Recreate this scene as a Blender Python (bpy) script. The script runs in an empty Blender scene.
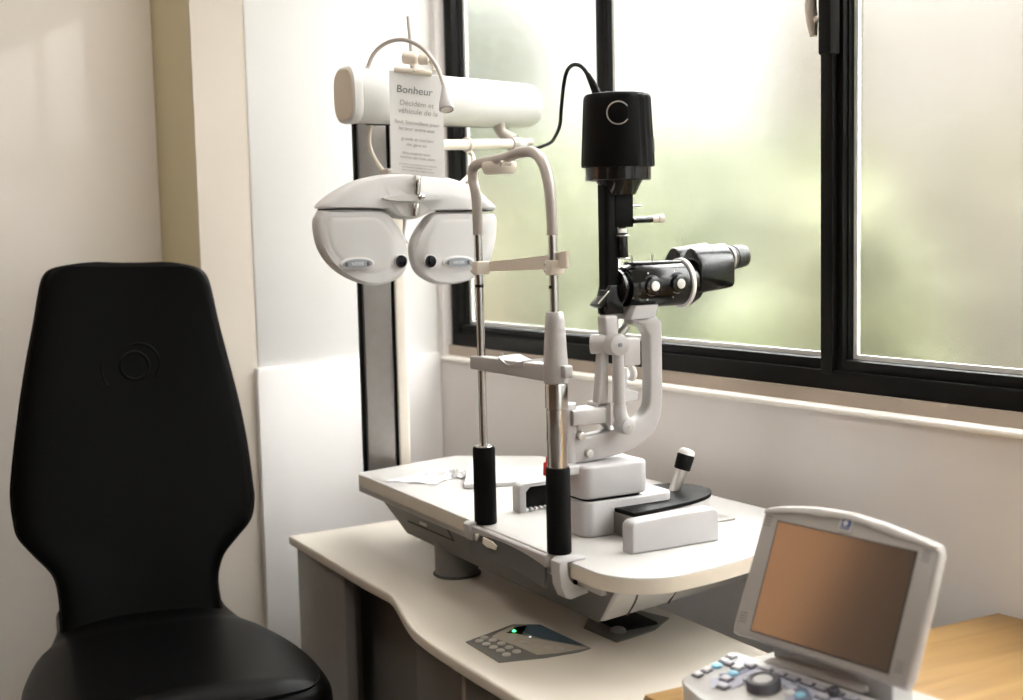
import bpy, bmesh, math, random
from math import sin, cos, pi, radians, sqrt
from mathutils import Vector, Matrix, noise

random.seed(7)
SC = bpy.context.scene
COL = SC.collection
V = Vector

# ------------------------------------------------------------------ materials
def new_mat(name):
    m = bpy.data.materials.new(name)
    m.use_nodes = True
    nt = m.node_tree
    return m, nt, nt.nodes['Principled BSDF']

def mat(name, col, rough=.5, metal=0., spec=.5, var=0., scale=8., bump=0., bscale=200., coat=0., coat_rough=.05, aniso=None):
    m, nt, p = new_mat(name)
    p.inputs['Base Color'].default_value = (*col, 1)
    p.inputs['Roughness'].default_value = rough
    p.inputs['Metallic'].default_value = metal
    p.inputs['Specular IOR Level'].default_value = spec
    p.inputs['Coat Weight'].default_value = coat
    p.inputs['Coat Roughness'].default_value = coat_rough
    tc = nt.nodes.new('ShaderNodeTexCoord')
    if var > 0:
        n = nt.nodes.new('ShaderNodeTexNoise')
        n.inputs['Scale'].default_value = scale
        n.inputs['Detail'].default_value = 4
        r = nt.nodes.new('ShaderNodeValToRGB')
        r.color_ramp.elements[0].position = .3
        r.color_ramp.elements[1].position = .7
        r.color_ramp.elements[0].color = (*[c * (1 - var) for c in col], 1)
        r.color_ramp.elements[1].color = (*[min(1, c * (1 + var)) for c in col], 1)
        nt.links.new(tc.outputs['Object'], n.inputs['Vector'])
        nt.links.new(n.outputs['Fac'], r.inputs['Fac'])
        nt.links.new(r.outputs['Color'], p.inputs['Base Color'])
    if bump > 0:
        n2 = nt.nodes.new('ShaderNodeTexNoise')
        n2.inputs['Scale'].default_value = bscale
        n2.inputs['Detail'].default_value = 3
        b = nt.nodes.new('ShaderNodeBump')
        b.inputs['Strength'].default_value = bump
        b.inputs['Distance'].default_value = .002
        nt.links.new(tc.outputs['Object'], n2.inputs['Vector'])
        nt.links.new(n2.outputs['Fac'], b.inputs['Height'])
        nt.links.new(b.outputs['Normal'], p.inputs['Normal'])
    return m

def emit(name, col, strength):
    m, nt, p = new_mat(name)
    p.inputs['Base Color'].default_value = (*col, 1)
    p.inputs['Emission Color'].default_value = (*col, 1)
    p.inputs['Emission Strength'].default_value = strength
    return m

def wood_mat(name, c1, c2, rough=.4):
    m, nt, p = new_mat(name)
    tc = nt.nodes.new('ShaderNodeTexCoord')
    mp = nt.nodes.new('ShaderNodeMapping')
    mp.inputs['Scale'].default_value = (1.2, 9, 9)
    mp.inputs['Rotation'].default_value = (0, 0, radians(28))
    n = nt.nodes.new('ShaderNodeTexNoise'); n.inputs['Scale'].default_value = 4; n.inputs['Detail'].default_value = 6
    n.inputs['Distortion'].default_value = .8
    r = nt.nodes.new('ShaderNodeValToRGB')
    r.color_ramp.elements[0].position = .3; r.color_ramp.elements[0].color = (*c1, 1)
    r.color_ramp.elements[1].position = .7; r.color_ramp.elements[1].color = (*c2, 1)
    nt.links.new(tc.outputs['Object'], mp.inputs['Vector'])
    nt.links.new(mp.outputs['Vector'], n.inputs['Vector'])
    nt.links.new(n.outputs['Fac'], r.inputs['Fac'])
    nt.links.new(r.outputs['Color'], p.inputs['Base Color'])
    p.inputs['Roughness'].default_value = rough
    return m

def frosted_mat(name, tint, rough, clear):
    m, nt, p = new_mat(name)
    out = nt.nodes['Material Output']
    g = nt.nodes.new('ShaderNodeBsdfGlass'); g.distribution = 'BECKMANN'; g.inputs['Roughness'].default_value = rough
    g.inputs['IOR'].default_value = 1.35; g.inputs['Color'].default_value = (*tint, 1)
    t = nt.nodes.new('ShaderNodeBsdfTransparent'); t.inputs['Color'].default_value = (*tint, 1)
    mx = nt.nodes.new('ShaderNodeMixShader'); mx.inputs['Fac'].default_value = clear
    nt.links.new(g.outputs[0], mx.inputs[1]); nt.links.new(t.outputs[0], mx.inputs[2])
    nt.links.new(mx.outputs[0], out.inputs['Surface'])
    nt.nodes.remove(p)
    return m

M = {}
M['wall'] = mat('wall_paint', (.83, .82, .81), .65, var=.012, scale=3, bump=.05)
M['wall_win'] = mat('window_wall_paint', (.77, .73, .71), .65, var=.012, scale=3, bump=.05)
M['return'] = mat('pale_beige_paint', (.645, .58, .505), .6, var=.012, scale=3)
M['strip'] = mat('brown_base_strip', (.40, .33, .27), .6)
M['wall_low'] = mat('wall_paint_low', (.87, .85, .84), .6, var=.012, scale=3, bump=.05)
M['beige'] = mat('beige_paint', (.78, .70, .595), .6, var=.012, scale=3)
M['olive'] = mat('olive_paint', (.72, .645, .43), .6, var=.02, scale=3)
M['gloss_panel'] = mat('gloss_laminate', (.84, .775, .71), .22, spec=.5, var=.01, scale=2, coat=.7, coat_rough=.03)
M['ceiling'] = mat('ceiling_paint', (.85, .82, .78), .8, var=.01)
M['floor'] = mat('vinyl_floor', (.16, .145, .13), .45, var=.08, scale=14)
M['sill'] = mat('sill_paint', (.90, .86, .80), .45, var=.01)
M['black_frame'] = mat('black_window_metal', (.004, .0037, .0034), .5, spec=.14, var=.1, scale=30)
M['frosted'] = frosted_mat('frosted_pane', (.88, .885, .875), .24, .18)
def clear_mat(name):
    m, nt, p = new_mat(name)
    out = nt.nodes['Material Output']
    g = nt.nodes.new('ShaderNodeBsdfGlossy'); g.inputs['Roughness'].default_value = .02
    t = nt.nodes.new('ShaderNodeBsdfTransparent'); t.inputs['Color'].default_value = (.96, .97, .96, 1)
    mx = nt.nodes.new('ShaderNodeMixShader'); mx.inputs['Fac'].default_value = .05
    nt.links.new(t.outputs[0], mx.inputs[1]); nt.links.new(g.outputs[0], mx.inputs[2])
    nt.links.new(mx.outputs[0], out.inputs['Surface'])
    nt.nodes.remove(p)
    return m
M['clear_glass'] = clear_mat('clear_glass')
M['bead'] = mat('glazing_strip', (.86, .86, .83), .5, var=.05, scale=40)
M['latch'] = mat('latch_metal', (.62, .56, .50), .35, metal=.3)
M['top_white'] = mat('white_laminate', (.52, .505, .487), .35, var=.01, scale=5)
M['edge_band'] = mat('cream_edge_band', (.67, .61, .52), .4, var=.02, scale=20)
M['desk_top'] = mat('cream_laminate', (.66, .605, .525), .36, var=.012, scale=6)
M['tray'] = mat('grey_plastic', (.50, .495, .49), .42, var=.03, scale=40, bump=.08, bscale=900)
M['tan_edge'] = mat('tan_edge', (.30, .25, .20), .5)
M['tray_dark'] = mat('dark_grey_plastic', (.11, .108, .105), .45, var=.03, scale=40, bump=.08, bscale=900)
M['tray_mid'] = mat('mid_grey_plastic', (.16, .157, .153), .45, var=.03, scale=40)
M['seam'] = mat('dark_seam', (.05, .05, .05), .6)
M['dark_panel'] = mat('charcoal_laminate', (.13, .12, .11), .35, var=.04, scale=30)
M['end_panel'] = mat('mid_grey_laminate', (.23, .215, .20), .35, var=.04, scale=30)
M['dark_panel2'] = mat('graphite_laminate', (.17, .16, .145), .4, var=.04, scale=30)
M['silver'] = mat('silver_enamel', (.46, .44, .435), .38, metal=.12, var=.015, scale=20)
M['silver_l'] = mat('pale_silver_enamel', (.47, .455, .458), .4, var=.01, scale=20)
M['bow'] = mat('taupe_grey_enamel', (.46, .42, .385), .38, metal=.15)
M['chrome'] = mat('chrome', (.70, .685, .665), .16, metal=1.)
M['steel'] = mat('brushed_steel', (.58, .56, .53), .34, metal=.9, var=.05, scale=60)
M['alu'] = mat('brushed_aluminium', (.27, .25, .24), .36, metal=.75, var=.04, scale=50)
M['black'] = mat('black_enamel', (.005, .0048, .0047), .17, spec=.5, var=.1, scale=30)
M['black_matte'] = mat('black_plastic', (.0036, .0034, .0033), .5, spec=.09, var=.08, scale=60)
M['eyepiece'] = mat('grey_eyepiece_rubber', (.035, .033, .034), .35, spec=.6)
M['rubber'] = mat('black_rubber', (.004, .0039, .0038), .6, spec=.12, bump=.1)
M['leather'] = mat('black_leather', (.0016, .0015, .0015), .38, spec=.09, var=.12, scale=50, bump=.18, bscale=420)
M['white_pl'] = mat('white_plastic', (.62, .605, .60), .38, var=.01, scale=20)
M['white_arm'] = mat('white_enamel', (.68, .672, .655), .35, var=.008, scale=20)
M['cap_beige'] = mat('beige_end_cap', (.66, .58, .47), .5, var=.01)
M['band'] = mat('cream_band', (.80, .71, .61), .5, var=.02)
M['cream'] = mat('cream_plastic', (.80, .735, .64), .45)
M['white_dot'] = mat('white_marking', (.82, .80, .78), .4)
M['badge'] = mat('badge_grey', (.30, .32, .345), .3)
M['badge_dark'] = mat('badge_dark', (.15, .15, .16), .3)
M['lens'] = mat('dark_lens', (.004, .003, .006), .15, spec=.3)
M['card'] = mat('white_card', (.92, .915, .91), .6, var=.008)
M['ink'] = mat('grey_ink', (.22, .23, .23), .7)
M['ink_pale'] = mat('pale_ink', (.47, .45, .45), .7)
M['red'] = mat('red_plastic', (.75, .03, .02), .4)
M['device'] = mat('warm_grey_plastic', (.43, .405, .385), .42, var=.012, scale=30)
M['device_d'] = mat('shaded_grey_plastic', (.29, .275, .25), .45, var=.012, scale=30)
M['device_l'] = mat('pale_grey_plastic', (.66, .645, .635), .4, var=.01, scale=30)
M['keypad'] = mat('lavender_keypad', (.43, .43, .53), .5, var=.02)
M['keypad_dark'] = mat('slate_keypad', (.16, .18, .26), .5)
M['key'] = mat('grey_key', (.50, .49, .55), .45)
M['key_pale'] = mat('white_key', (.74, .73, .74), .45)
M['key_dark'] = mat('dark_key_rim', (.10, .10, .13), .5)
M['key_blue'] = mat('light_blue_key', (.30, .62, .80), .4)
M['knob'] = mat('charcoal_dial', (.09, .085, .10), .45)
M['screen'] = mat('brown_lcd', (.085, .058, .042), .15, spec=1., coat=1., coat_rough=.12)
M['screen_rim'] = mat('screen_rim', (.02, .02, .02), .5)
M['logo_blue'] = mat('emblem_blue', (.05, .10, .30), .35)
M['logo_white'] = mat('emblem_white', (.75, .78, .82), .35)
M['wood'] = wood_mat('light_oak', (.25, .132, .034), (.36, .212, .070), .42)
M['walnut'] = wood_mat('walnut_panelling', (.10, .055, .03), (.19, .11, .06), .5)
M['amber'] = emit('amber_glow', (1., .51, .25), 1.5)
M['wood_dark'] = wood_mat('oak_edge', (.13, .08, .04), (.22, .13, .06), .5)
M['led_green'] = emit('green_led', (.05, 1., .18), 4.)
M['led_white'] = emit('white_led', (.8, .85, 1.), 1.2)
M['lcd_blue'] = mat('panel_lcd', (.06, .10, .13), .25)
M['pad'] = mat('panel_grey', (.135, .13, .115), .45)
M['pad_tan'] = mat('panel_tan', (.42, .37, .30), .5)
M['panel_key'] = mat('panel_button', (.46, .43, .385), .45)
M['paper'] = mat('paper', (.56, .55, .545), .8)
M['leaf'] = mat('green_leaf', (.092, .108, .044), .5, var=.3, scale=4)
M['leaf2'] = mat('pale_green_leaf', (.138, .147, .074), .5, var=.3, scale=4)
M['bark'] = mat('bark', (.26, .21, .15), .8, var=.2)
M['lawn'] = mat('lawn', (.07, .09, .03), .8, var=.2, scale=3)
M['render_wall'] = mat('garden_wall_render', (.10, .085, .068), .8, var=.05, scale=2)
M['lamp'] = emit('ceiling_diffuser', (1., .965, .925), 6.)
M['lamp_fill'] = emit('fill_ceiling_diffuser', (1., .955, .90), 11.)

# ------------------------------------------------------------------ mesh helper
def resample(pts, n):
    pts = [V(p) for p in pts]
    ext = [pts[0] * 2 - pts[1]] + pts + [pts[-1] * 2 - pts[-2]]
    out = []
    segs = len(pts) - 1
    for i in range(n):
        t = i / (n - 1) * segs
        k = min(int(t), segs - 1); f = t - k
        a, b, c, d = ext[k:k + 4]
        out.append(.5 * ((2 * b) + (c - a) * f + (2 * a - 5 * b + 4 * c - d) * f * f + (3 * b - a - 3 * c + d) * f ** 3))
    return out

class G:
    def __init__(self): self.bm = bmesh.new()
    def _bevel(self, faces, r, seg=3, ang=25):
        es = set()
        for f in faces:
            for e in f.edges:
                if len(e.link_faces) == 2 and e.calc_face_angle(0) > radians(ang): es.add(e)
        if r > 0 and es:
            bmesh.ops.bevel(self.bm, geom=list(es), offset=r, segments=seg, profile=.5, affect='EDGES', clamp_overlap=True)
    def hexa(self, bot, top, bev=0, seg=3):
        vs = [self.bm.verts.new(p) for p in list(bot) + list(top)]
        n = len(bot)
        fs = [self.bm.faces.new(vs[:n][::-1]), self.bm.faces.new(vs[n:])]
        for i in range(n):
            j = (i + 1) % n
            fs.append(self.bm.faces.new([vs[i], vs[j], vs[n + j], vs[n + i]]))
        bmesh.ops.recalc_face_normals(self.bm, faces=fs)
        self._bevel(fs, bev, seg)
        return self
    def box(self, c, s, ax=None, bev=0, seg=3):
        c = V(c)
        if ax is None: ax = (V((1, 0, 0)), V((0, 1, 0)), V((0, 0, 1)))
        x, y, z = [V(a) * (k / 2) for a, k in zip(ax, s)]
        bot = [c - x - y - z, c + x - y - z, c + x + y - z, c - x + y - z]
        top = [p + 2 * z for p in bot]
        return self.hexa(bot, top, bev, seg)
    def span(self, lo, hi, bev=0, seg=3):
        lo, hi = V(lo), V(hi)
        return self.box((lo + hi) / 2, hi - lo, None, bev, seg)
    def prism(self, pts, vec, bev=0, seg=3):
        pts = [V(p) for p in pts]; vec = V(vec)
        vs = [self.bm.verts.new(p) for p in pts]; vt = [self.bm.verts.new(p + vec) for p in pts]
        n = len(pts)
        fs = [self.bm.faces.new(vs[::-1]), self.bm.faces.new(vt)]
        rim = list(fs)
        for i in range(n):
            j = (i + 1) % n
            fs.append(self.bm.faces.new([vs[i], vs[j], vt[j], vt[i]]))
        bmesh.ops.recalc_face_normals(self.bm, faces=fs)
        if bev > 0:
            es = set(e for f in rim for e in f.edges)
            bmesh.ops.bevel(self.bm, geom=list(es), offset=bev, segments=seg, profile=.5, affect='EDGES', clamp_overlap=True)
        return self
    def loft(self, rings, caps=True, closed=True):
        rv = [[self.bm.verts.new(p) for p in r] for r in rings]
        n = len(rv[0]); fs = []
        for a, b in zip(rv, rv[1:]):
            for i in range(n if closed else n - 1):
                j = (i + 1) % n
                fs.append(self.bm.faces.new([a[i], a[j], b[j], b[i]]))
        if caps:
            fs.append(self.bm.faces.new(rv[0][::-1])); fs.append(self.bm.faces.new(rv[-1]))
        bmesh.ops.recalc_face_normals(self.bm, faces=fs)
        return self
    def lathe(self, prof, o, axis, seg=32, caps=True):
        o = V(o); a = V(axis).normalized()
        u = a.orthogonal().normalized(); w = a.cross(u)
        rings = [[o + a * h + (u * cos(2 * pi * i / seg) + w * sin(2 * pi * i / seg)) * max(r, 1e-5) for i in range(seg)] for r, h in prof]
        return self.loft(rings, caps)
    def cyl(self, a, b, r, r2=None, bev=.0, seg=28):
        a, b = V(a), V(b); L = (b - a).length; r2 = r if r2 is None else r2
        if bev > 0:
            k = [(0, 1), (.3, .5), (1, 0)]
            prof = [(r - bev, 0), (r - bev * .3, bev * .3), (r, bev), (r2, L - bev), (r2 - bev * .3, L - bev * .3), (r2 - bev, L)]
        else: prof = [(r, 0), (r2, L)]
        return self.lathe(prof, a, b - a, seg)
    def tube(self, pts, r, seg=14, n=None, caps=True):
        pts = [V(p) for p in pts]
        if n: 
            rr = r if isinstance(r, (list, tuple)) else None
            m0 = len(pts); pts = resample(pts, n)
            if rr:
                q = []
                for i in range(n):
                    t = i / (n - 1) * (len(rr) - 1); k = min(int(t), len(rr) - 2); q.append(rr[k] + (rr[k + 1] - rr[k]) * (t - k))
                r = q
        rs = r if isinstance(r, (list, tuple)) else [r] * len(pts)
        tan = [(pts[min(i + 1, len(pts) - 1)] - pts[max(i - 1, 0)]).normalized() for i in range(len(pts))]
        u = tan[0].orthogonal().normalized(); rings = []
        for p, t, q in zip(pts, tan, rs):
            u = (u - t * u.dot(t)).normalized(); w = t.cross(u)
            rings.append([p + (u * cos(2 * pi * i / seg) + w * sin(2 * pi * i / seg)) * q for i in range(seg)])
        return self.loft(rings, caps)
    def torus(self, o, axis, R, r, seg=40, ms=10, a0=0., a1=2 * pi, ref=None):
        o = V(o); a = V(axis).normalized()
        u = (V(ref) if ref else a.orthogonal()); u = (u - a * u.dot(a)).normalized(); w = a.cross(u)
        full = abs(a1 - a0 - 2 * pi) < 1e-6
        pts = [o + (u * cos(a0 + (a1 - a0) * i / seg) + w * sin(a0 + (a1 - a0) * i / seg)) * R for i in range(seg if full else seg + 1)]
        if not full: return self.tube(pts, r, ms)
        rings = []
        for i, p in enumerate(pts):
            d = (p - o).normalized()
            rings.append([p + (d * cos(2 * pi * k / ms) + a * sin(2 * pi * k / ms)) * r for k in range(ms)])
        return self.loft(rings + [rings[0]], caps=False)
    def disc(self, o, axis, r, th, bev=.0, seg=28):
        o = V(o); a = V(axis).normalized()
        return self.cyl(o, o + a * th, r, None, bev, seg)
    def ball(self, c, s, seg=24):
        c = V(c)
        s = V(s) if not isinstance(s, (int, float)) else V((s, s, s))
        prof = []
        rings = []
        for k in range(1, seg // 2):
            t = pi * k / (seg // 2)
            rings.append([c + V((s.x * sin(t) * cos(2 * pi * i / seg), s.y * sin(t) * sin(2 * pi * i / seg), -s.z * cos(t))) for i in range(seg)])
        return self.loft(rings)

def root(name, loc, label=None, cat=None, group=None, kind=None):
    o = bpy.data.objects.new(name, None)
    o.empty_display_size = .05
    COL.objects.link(o); o.location = loc
    tag(o, label, cat, group, kind)
    return o

def tag(o, label=None, cat=None, group=None, kind=None):
    if label: o['label'] = label
    if cat: o['category'] = cat
    if group: o['group'] = group
    if kind: o['kind'] = kind
    return o

def top_of(p):
    while p.parent is not None: p = p.parent
    return p

def obj(name, g, m, parent=None, smooth=True, ang=40, label=None):
    """Links one mesh object; vertices come in world space and are stored relative to the parent thing."""
    bm = g.bm
    off = V((0, 0, 0))
    if parent is not None: off = V(top_of(parent).location)
    if off.length > 0: bmesh.ops.translate(bm, verts=bm.verts, vec=-off)
    bmesh.ops.remove_doubles(bm, verts=bm.verts, dist=1e-6)
    me = bpy.data.meshes.new(name)
    bm.to_mesh(me); bm.free()
    me.materials.append(m)
    if smooth:
        me.polygons.foreach_set('use_smooth', [True] * len(me.polygons))
        me.set_sharp_from_angle(angle=radians(ang))
    o = bpy.data.objects.new(name, me)
    COL.objects.link(o)
    if parent is not None: o.parent = parent
    if label: o['label'] = label
    return o

def struct(name, g, m, parent=None, **k):
    o = obj(name, g, m, parent, **k)
    if parent is None: o['kind'] = 'structure'
    return o

def text_into(body, size, origin, xdir, ydir, align='CENTER'):
    """Flat lettering as a G of thin geometry lying on the plane xdir/ydir at origin."""
    cu = bpy.data.curves.new('lettering', 'FONT')
    cu.body = body; cu.size = size; cu.align_x = align; cu.extrude = .00015
    tmp = bpy.data.objects.new('lettering', cu); COL.objects.link(tmp)
    dg = bpy.context.evaluated_depsgraph_get()
    me = bpy.data.meshes.new_from_object(tmp.evaluated_get(dg))
    g = G(); g.bm.from_mesh(me)
    x = V(xdir).normalized(); y = V(ydir).normalized(); z = x.cross(y)
    mtx = Matrix((x, y, z)).transposed().to_4x4(); mtx.translation = V(origin)
    bmesh.ops.transform(g.bm, matrix=mtx, verts=g.bm.verts)
    bpy.data.objects.remove(tmp); bpy.data.meshes.remove(me); bpy.data.curves.remove(cu)
    return g

def merge(g, g2):
    me = bpy.data.meshes.new('merge'); g2.bm.to_mesh(me); g2.bm.free()
    g.bm.from_mesh(me); bpy.data.meshes.remove(me)
    return g

# ------------------------------------------------------------------ room axes
AW = radians(6.7)
Wd = V((-sin(AW), cos(AW), 0))      # along the window wall, away from the camera
Nd = V((cos(AW), sin(AW), 0))       # towards the window
Zd = V((0, 0, 1))
def WN(n, a, z=0): return Nd * n + Wd * a + Zd * z
def wbox(g, n0, n1, a0, a1, z0, z1, bev=0, seg=3):
    return g.box(WN((n0 + n1) / 2, (a0 + a1) / 2, (z0 + z1) / 2), (n1 - n0, a1 - a0, z1 - z0), (Nd, Wd, Zd), bev, seg)

# ------------------------------------------------------------------ room shell
DW = 1.625                                                        # window wall face
struct('floor', wbox(G(), -2.4, 1.70, -2.3, 3.1, -.06, 0), M['floor'])
struct('ceiling', wbox(G(), -2.4, 1.70, -2.3, 3.1, 2.5, 2.56), M['ceiling'])
g = wbox(G(), DW, 1.70, -2.2, 2.56, 0, .948)
wbox(g, DW, 1.70, -2.2, 2.56, 2.1, 2.5)
wbox(g, DW, 1.70, -2.2, -.75, .948, 2.1)
wbox(g, DW, 1.70, 2.538, 2.56, .948, 2.1)
struct('wall_window', g, M['wall_win'])
g = wbox(G(), 1.183, 1.70, 2.56, 2.72, .962, 2.5, .004, 2)
struct('wall_back', g, M['wall'])
struct('trim_2', wbox(G(), 1.176, 1.625, 2.550, 2.70, 0, .962, .004, 2), M['wall_low'])
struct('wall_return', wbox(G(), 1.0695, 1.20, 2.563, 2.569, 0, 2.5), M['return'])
struct('trim_4', wbox(G(), 1.0702, 1.30, 2.569, 2.90, 0, 2.5), M['olive'])
struct('wall_alcove', wbox(G(), -2.4, 1.70, 3.0, 3.1, 0, 2.5), M['olive'])
g = wbox(G(), 1.30, 1.70, 2.72, 3.0, 0, 2.5)
struct('wall_recess', g, M['olive'])
struct('door_1', wbox(G(), -.52, 1.0690, 2.765, 2.80, .01, 2.42, .002, 2), M['gloss_panel'])
struct('door_2', wbox(G(), -2.12, -.535, 2.765, 2.80, .01, 2.42, .002, 2), M['gloss_panel'])
struct('wall_left', wbox(G(), -2.4, -2.2, -2.2, 3.1, 0, 2.5), M['walnut'])
g = wbox(G(), -2.4, .30, -2.3, -2.2, 0, 2.5)
wbox(g, 1.60, 1.70, -2.3, -2.2, 0, 2.5)
wbox(g, .30, 1.60, -2.3, -2.2, 0, .55)
wbox(g, .30, 1.60, -2.3, -2.2, 2.38, 2.5)
struct('wall_rear', g, M['wall'])
win_fill = root('window_fill', WN(.95, -2.25, .55), kind='structure')  # added unseen rear window, lets in frontal fill light
g = wbox(G(), .30, 1.60, -2.28, -2.22, .55, .60, .003, 2)
wbox(g, .30, 1.60, -2.28, -2.22, 2.33, 2.38, .003, 2)
wbox(g, .30, .35, -2.28, -2.22, .60, 2.33, .003, 2)
wbox(g, 1.55, 1.60, -2.28, -2.22, .60, 2.33, .003, 2)
wbox(g, .93, .97, -2.28, -2.22, .60, 2.33, .003, 2)
obj('outer_frame', g, M['black_frame'], win_fill)
for n0, n1 in ((.35, .93), (.97, 1.55)):
    obj('pane', wbox(G(), n0, n1, -2.253, -2.248, .60, 2.33), M['clear_glass'], win_fill, smooth=False)
g = wbox(G(), 1.612, 1.70, -.75, 2.538, .945, .955, .004, 3)

struct('trim_1', g, M['sill'])
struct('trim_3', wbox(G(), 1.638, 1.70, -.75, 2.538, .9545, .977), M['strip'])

# window: black steel frame, frosted panes, pale glazing strips, latch
win = root('window_1', WN(1.66, 1.2, .976), kind='structure')
z0, z1 = .976, 2.08
g = G()
wbox(g, 1.645, 1.695, -.73, 2.536, z0, z0 + .032, .003, 2)
wbox(g, 1.645, 1.695, -.73, 2.536, z1 - .03, z1, .003, 2)
wbox(g, 1.645, 1.695, 2.508, 2.536, z0, z1, .003, 2)
wbox(g, 1.645, 1.695, -.73, -.69, z0, z1, .003, 2)
obj('outer_frame', g, M['black_frame'], win)
g = wbox(G(), 1.643, 1.690, 1.432, 1.457, z0 + .026, z1 - .02, .003, 2)
wbox(g, 1.654, 1.690, 1.420, 1.433, z0 + .026, z1 - .02, .002, 2)
obj('mullion', g, M['black_frame'], win)
obj('mullion', wbox(G(), 1.658, 1.690, 2.001, 2.027, z0 + .026, z1 - .02, .003, 2), M['black_frame'], win)
obj('mullion', wbox(G(), 1.645, 1.692, .36, .42, z0 + .026, z1 - .02, .003, 2), M['black_frame'], win)
def sash(a0, a1):
    g = G()
    zb, zt, w, e = z0 + .030, z1 - .025, .019, .003
    wbox(g, 1.652, 1.690, a0, a1, zb, zb + w, .002, 2)
    wbox(g, 1.655, 1.690, a0, a1, zt - w, zt, .002, 2)
    wbox(g, 1.664, 1.690, a0, a0 + e, zb, zt, .001, 2)
    wbox(g, 1.664, 1.690, a1 - e, a1, zb, zt, .001, 2)
    obj('sash_frame', g, M['black_frame'], win)
    b = G(); k = .007
    i0, i1, zb2, zt2 = a0 + e, a1 - e, zb + w, zt - w
    wbox(b, 1.676, 1.684, i0, i1, zb2, zb2 + k)
    wbox(b, 1.676, 1.684, i0, i0 + k * .7, zb2 + k, zt2)
    wbox(b, 1.676, 1.684, i1 - k, i1, zb2 + k, zt2)
    obj('glazing_strip', b, M['bead'], win)
    p = wbox(G(), 1.678, 1.683, i0 + k * .6, i1 - k * .6, zb2 + k * .6, zt2)
    obj('pane', p, M['frosted'], win, smooth=False)
sash(2.027, 2.508)
sash(1.457, 2.001)
sash(.42, 1.420)
sash(-.69, .36)
g = wbox(G(), 1.622, 1.645, 1.418, 1.443, 1.499, 1.72, .003, 2)
obj('latch_box', g, M['black_frame'], win)
g = G().cyl(WN(1.634, 1.440, 1.556), WN(1.634, 1.462, 1.556), .006, .005, .001)
obj('latch_spindle', g, M['latch'], win)
g = G().tube([WN(1.632, 1.464, 1.62), WN(1.632, 1.466, 1.58), WN(1.634, 1.465, 1.555), WN(1.634, 1.462, 1.531)], [.006, .0095, .0095, .006], 14, 16)
obj('handle', g, M['latch'], win)

# ------------------------------------------------------------------ ceiling lamp and added lights
def ceiling_light(n, a, label, m=None, h=.29):
    t = root('ceiling_light', WN(n, a, 2.5), label, 'ceiling light', 'ceiling light panels')
    g = wbox(G(), n - h - .03, n + h + .03, a - h - .03, a + h + .03, 2.475, 2.5, .004, 2)
    obj('housing', g, M['white_arm'], t)
    obj('diffuser', wbox(G(), n - h, n + h, a - h, a + h, 2.468, 2.476), m or M['lamp'], t, smooth=False)
ceiling_light(1.25, 1.75, 'square white ceiling light panel over the instrument table')
ceiling_light(-.05, 1.35, 'small square fill light panel added over the patient chair side of the room', M['lamp_fill'], .24)  # added lamp, brightens the beige panel and chair side

sc_ = root('reflection_panel', WN(-.72, 2.74, 1.62), 'amber glowing panel added behind the chair for the orange reflection in the screen', 'lamp')  # unseen emissive panel, added so the console screen reflects orange
obj('back_plate', wbox(G(), -.86, -.58, 2.745, 2.764, 1.40, 1.84, .004, 2), M['bow'], sc_)
obj('glow_panel', wbox(G(), -.90, -.54, 2.67, 2.745, 1.32, 1.92, .02, 3), M['amber'], sc_)

# ------------------------------------------------------------------ garden outside
struct('ground', wbox(G(), 1.87, 14, -8, 14, -.35, -.25), M['lawn'])
def shrub(n, a, zb, w, h, k, m, label, dens=900, leaf=.07, cat='shrub'):
    t = root('garden_shrub', WN(n, a, -.25), label, cat)
    g = G()
    for j in range(4):
        x = WN(n + random.uniform(-.1, .1), a + random.uniform(-.1, .1), -.25)
        y = WN(n + random.uniform(-.5, .5) * w, a + random.uniform(-.5, .5) * w, zb + h * .7)
        g.tube([x, (x + y) / 2 + V((random.uniform(-.1, .1), random.uniform(-.1, .1), 0)), y], [.04, .025, .01], 7, 8)
    obj('stem', g, M['bark'], t)
    bm = bmesh.new()
    for i in range(dens):
        while True:
            p = V((random.uniform(-1, 1), random.uniform(-1, 1), random.uniform(-1, 1)))
            if p.length < 1 and p.length > .35: break
        q = WN(n, a, zb + h / 2) + V((p.x * w, p.y * w, p.z * h / 2)) * (1 + .25 * noise.noise(p * 2.3 + V((k, k, k))))
        d = V((random.gauss(0, 1), random.gauss(0, 1), random.gauss(0, .6))).normalized()
        s = d.orthogonal().normalized(); s = (s + d.cross(s) * random.uniform(-1, 1)).normalized()
        l = leaf * random.uniform(.7, 1.4)
        vs = [bm.verts.new(q - d * l), bm.verts.new(q + s * l * .45), bm.verts.new(q + d * l), bm.verts.new(q - s * l * .45)]
        bm.faces.new(vs)
    gg = G(); gg.bm.free(); gg.bm = bm
    obj('foliage', gg, m, t, smooth=False)
shrub(4.6, 6.55, -.25, .62, 2.1, 1, M['leaf2'], 'low pale green bush outside, behind the narrow far window pane', 1000, .13)
shrub(3.2, 4.70, 1.40, .26, .95, 2, M['leaf'], 'slim leafy sapling beside the window edge seen above the white arm', 420, .08)
shrub(6.4, 7.15, -.25, .85, 2.35, 4, M['leaf2'], 'pale bush outside the wide middle pane, beyond the black lamp tower', 900, .12)
shrub(4.4, 4.35, -.25, .6, 2.0, 3, M['leaf'], 'broad darker green bush outside the wide middle pane, behind the eyepieces', 900, .11)
shrub(3.7, 3.25, -.25, .42, 1.75, 5, M['leaf2'], 'yellow green bush low outside the pane nearest the console', 800, .10)
gw = struct('garden_wall', wbox(G(), 5.2, 5.4, -3, 5.0, -.25, 2.9), M['render_wall'])

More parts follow.
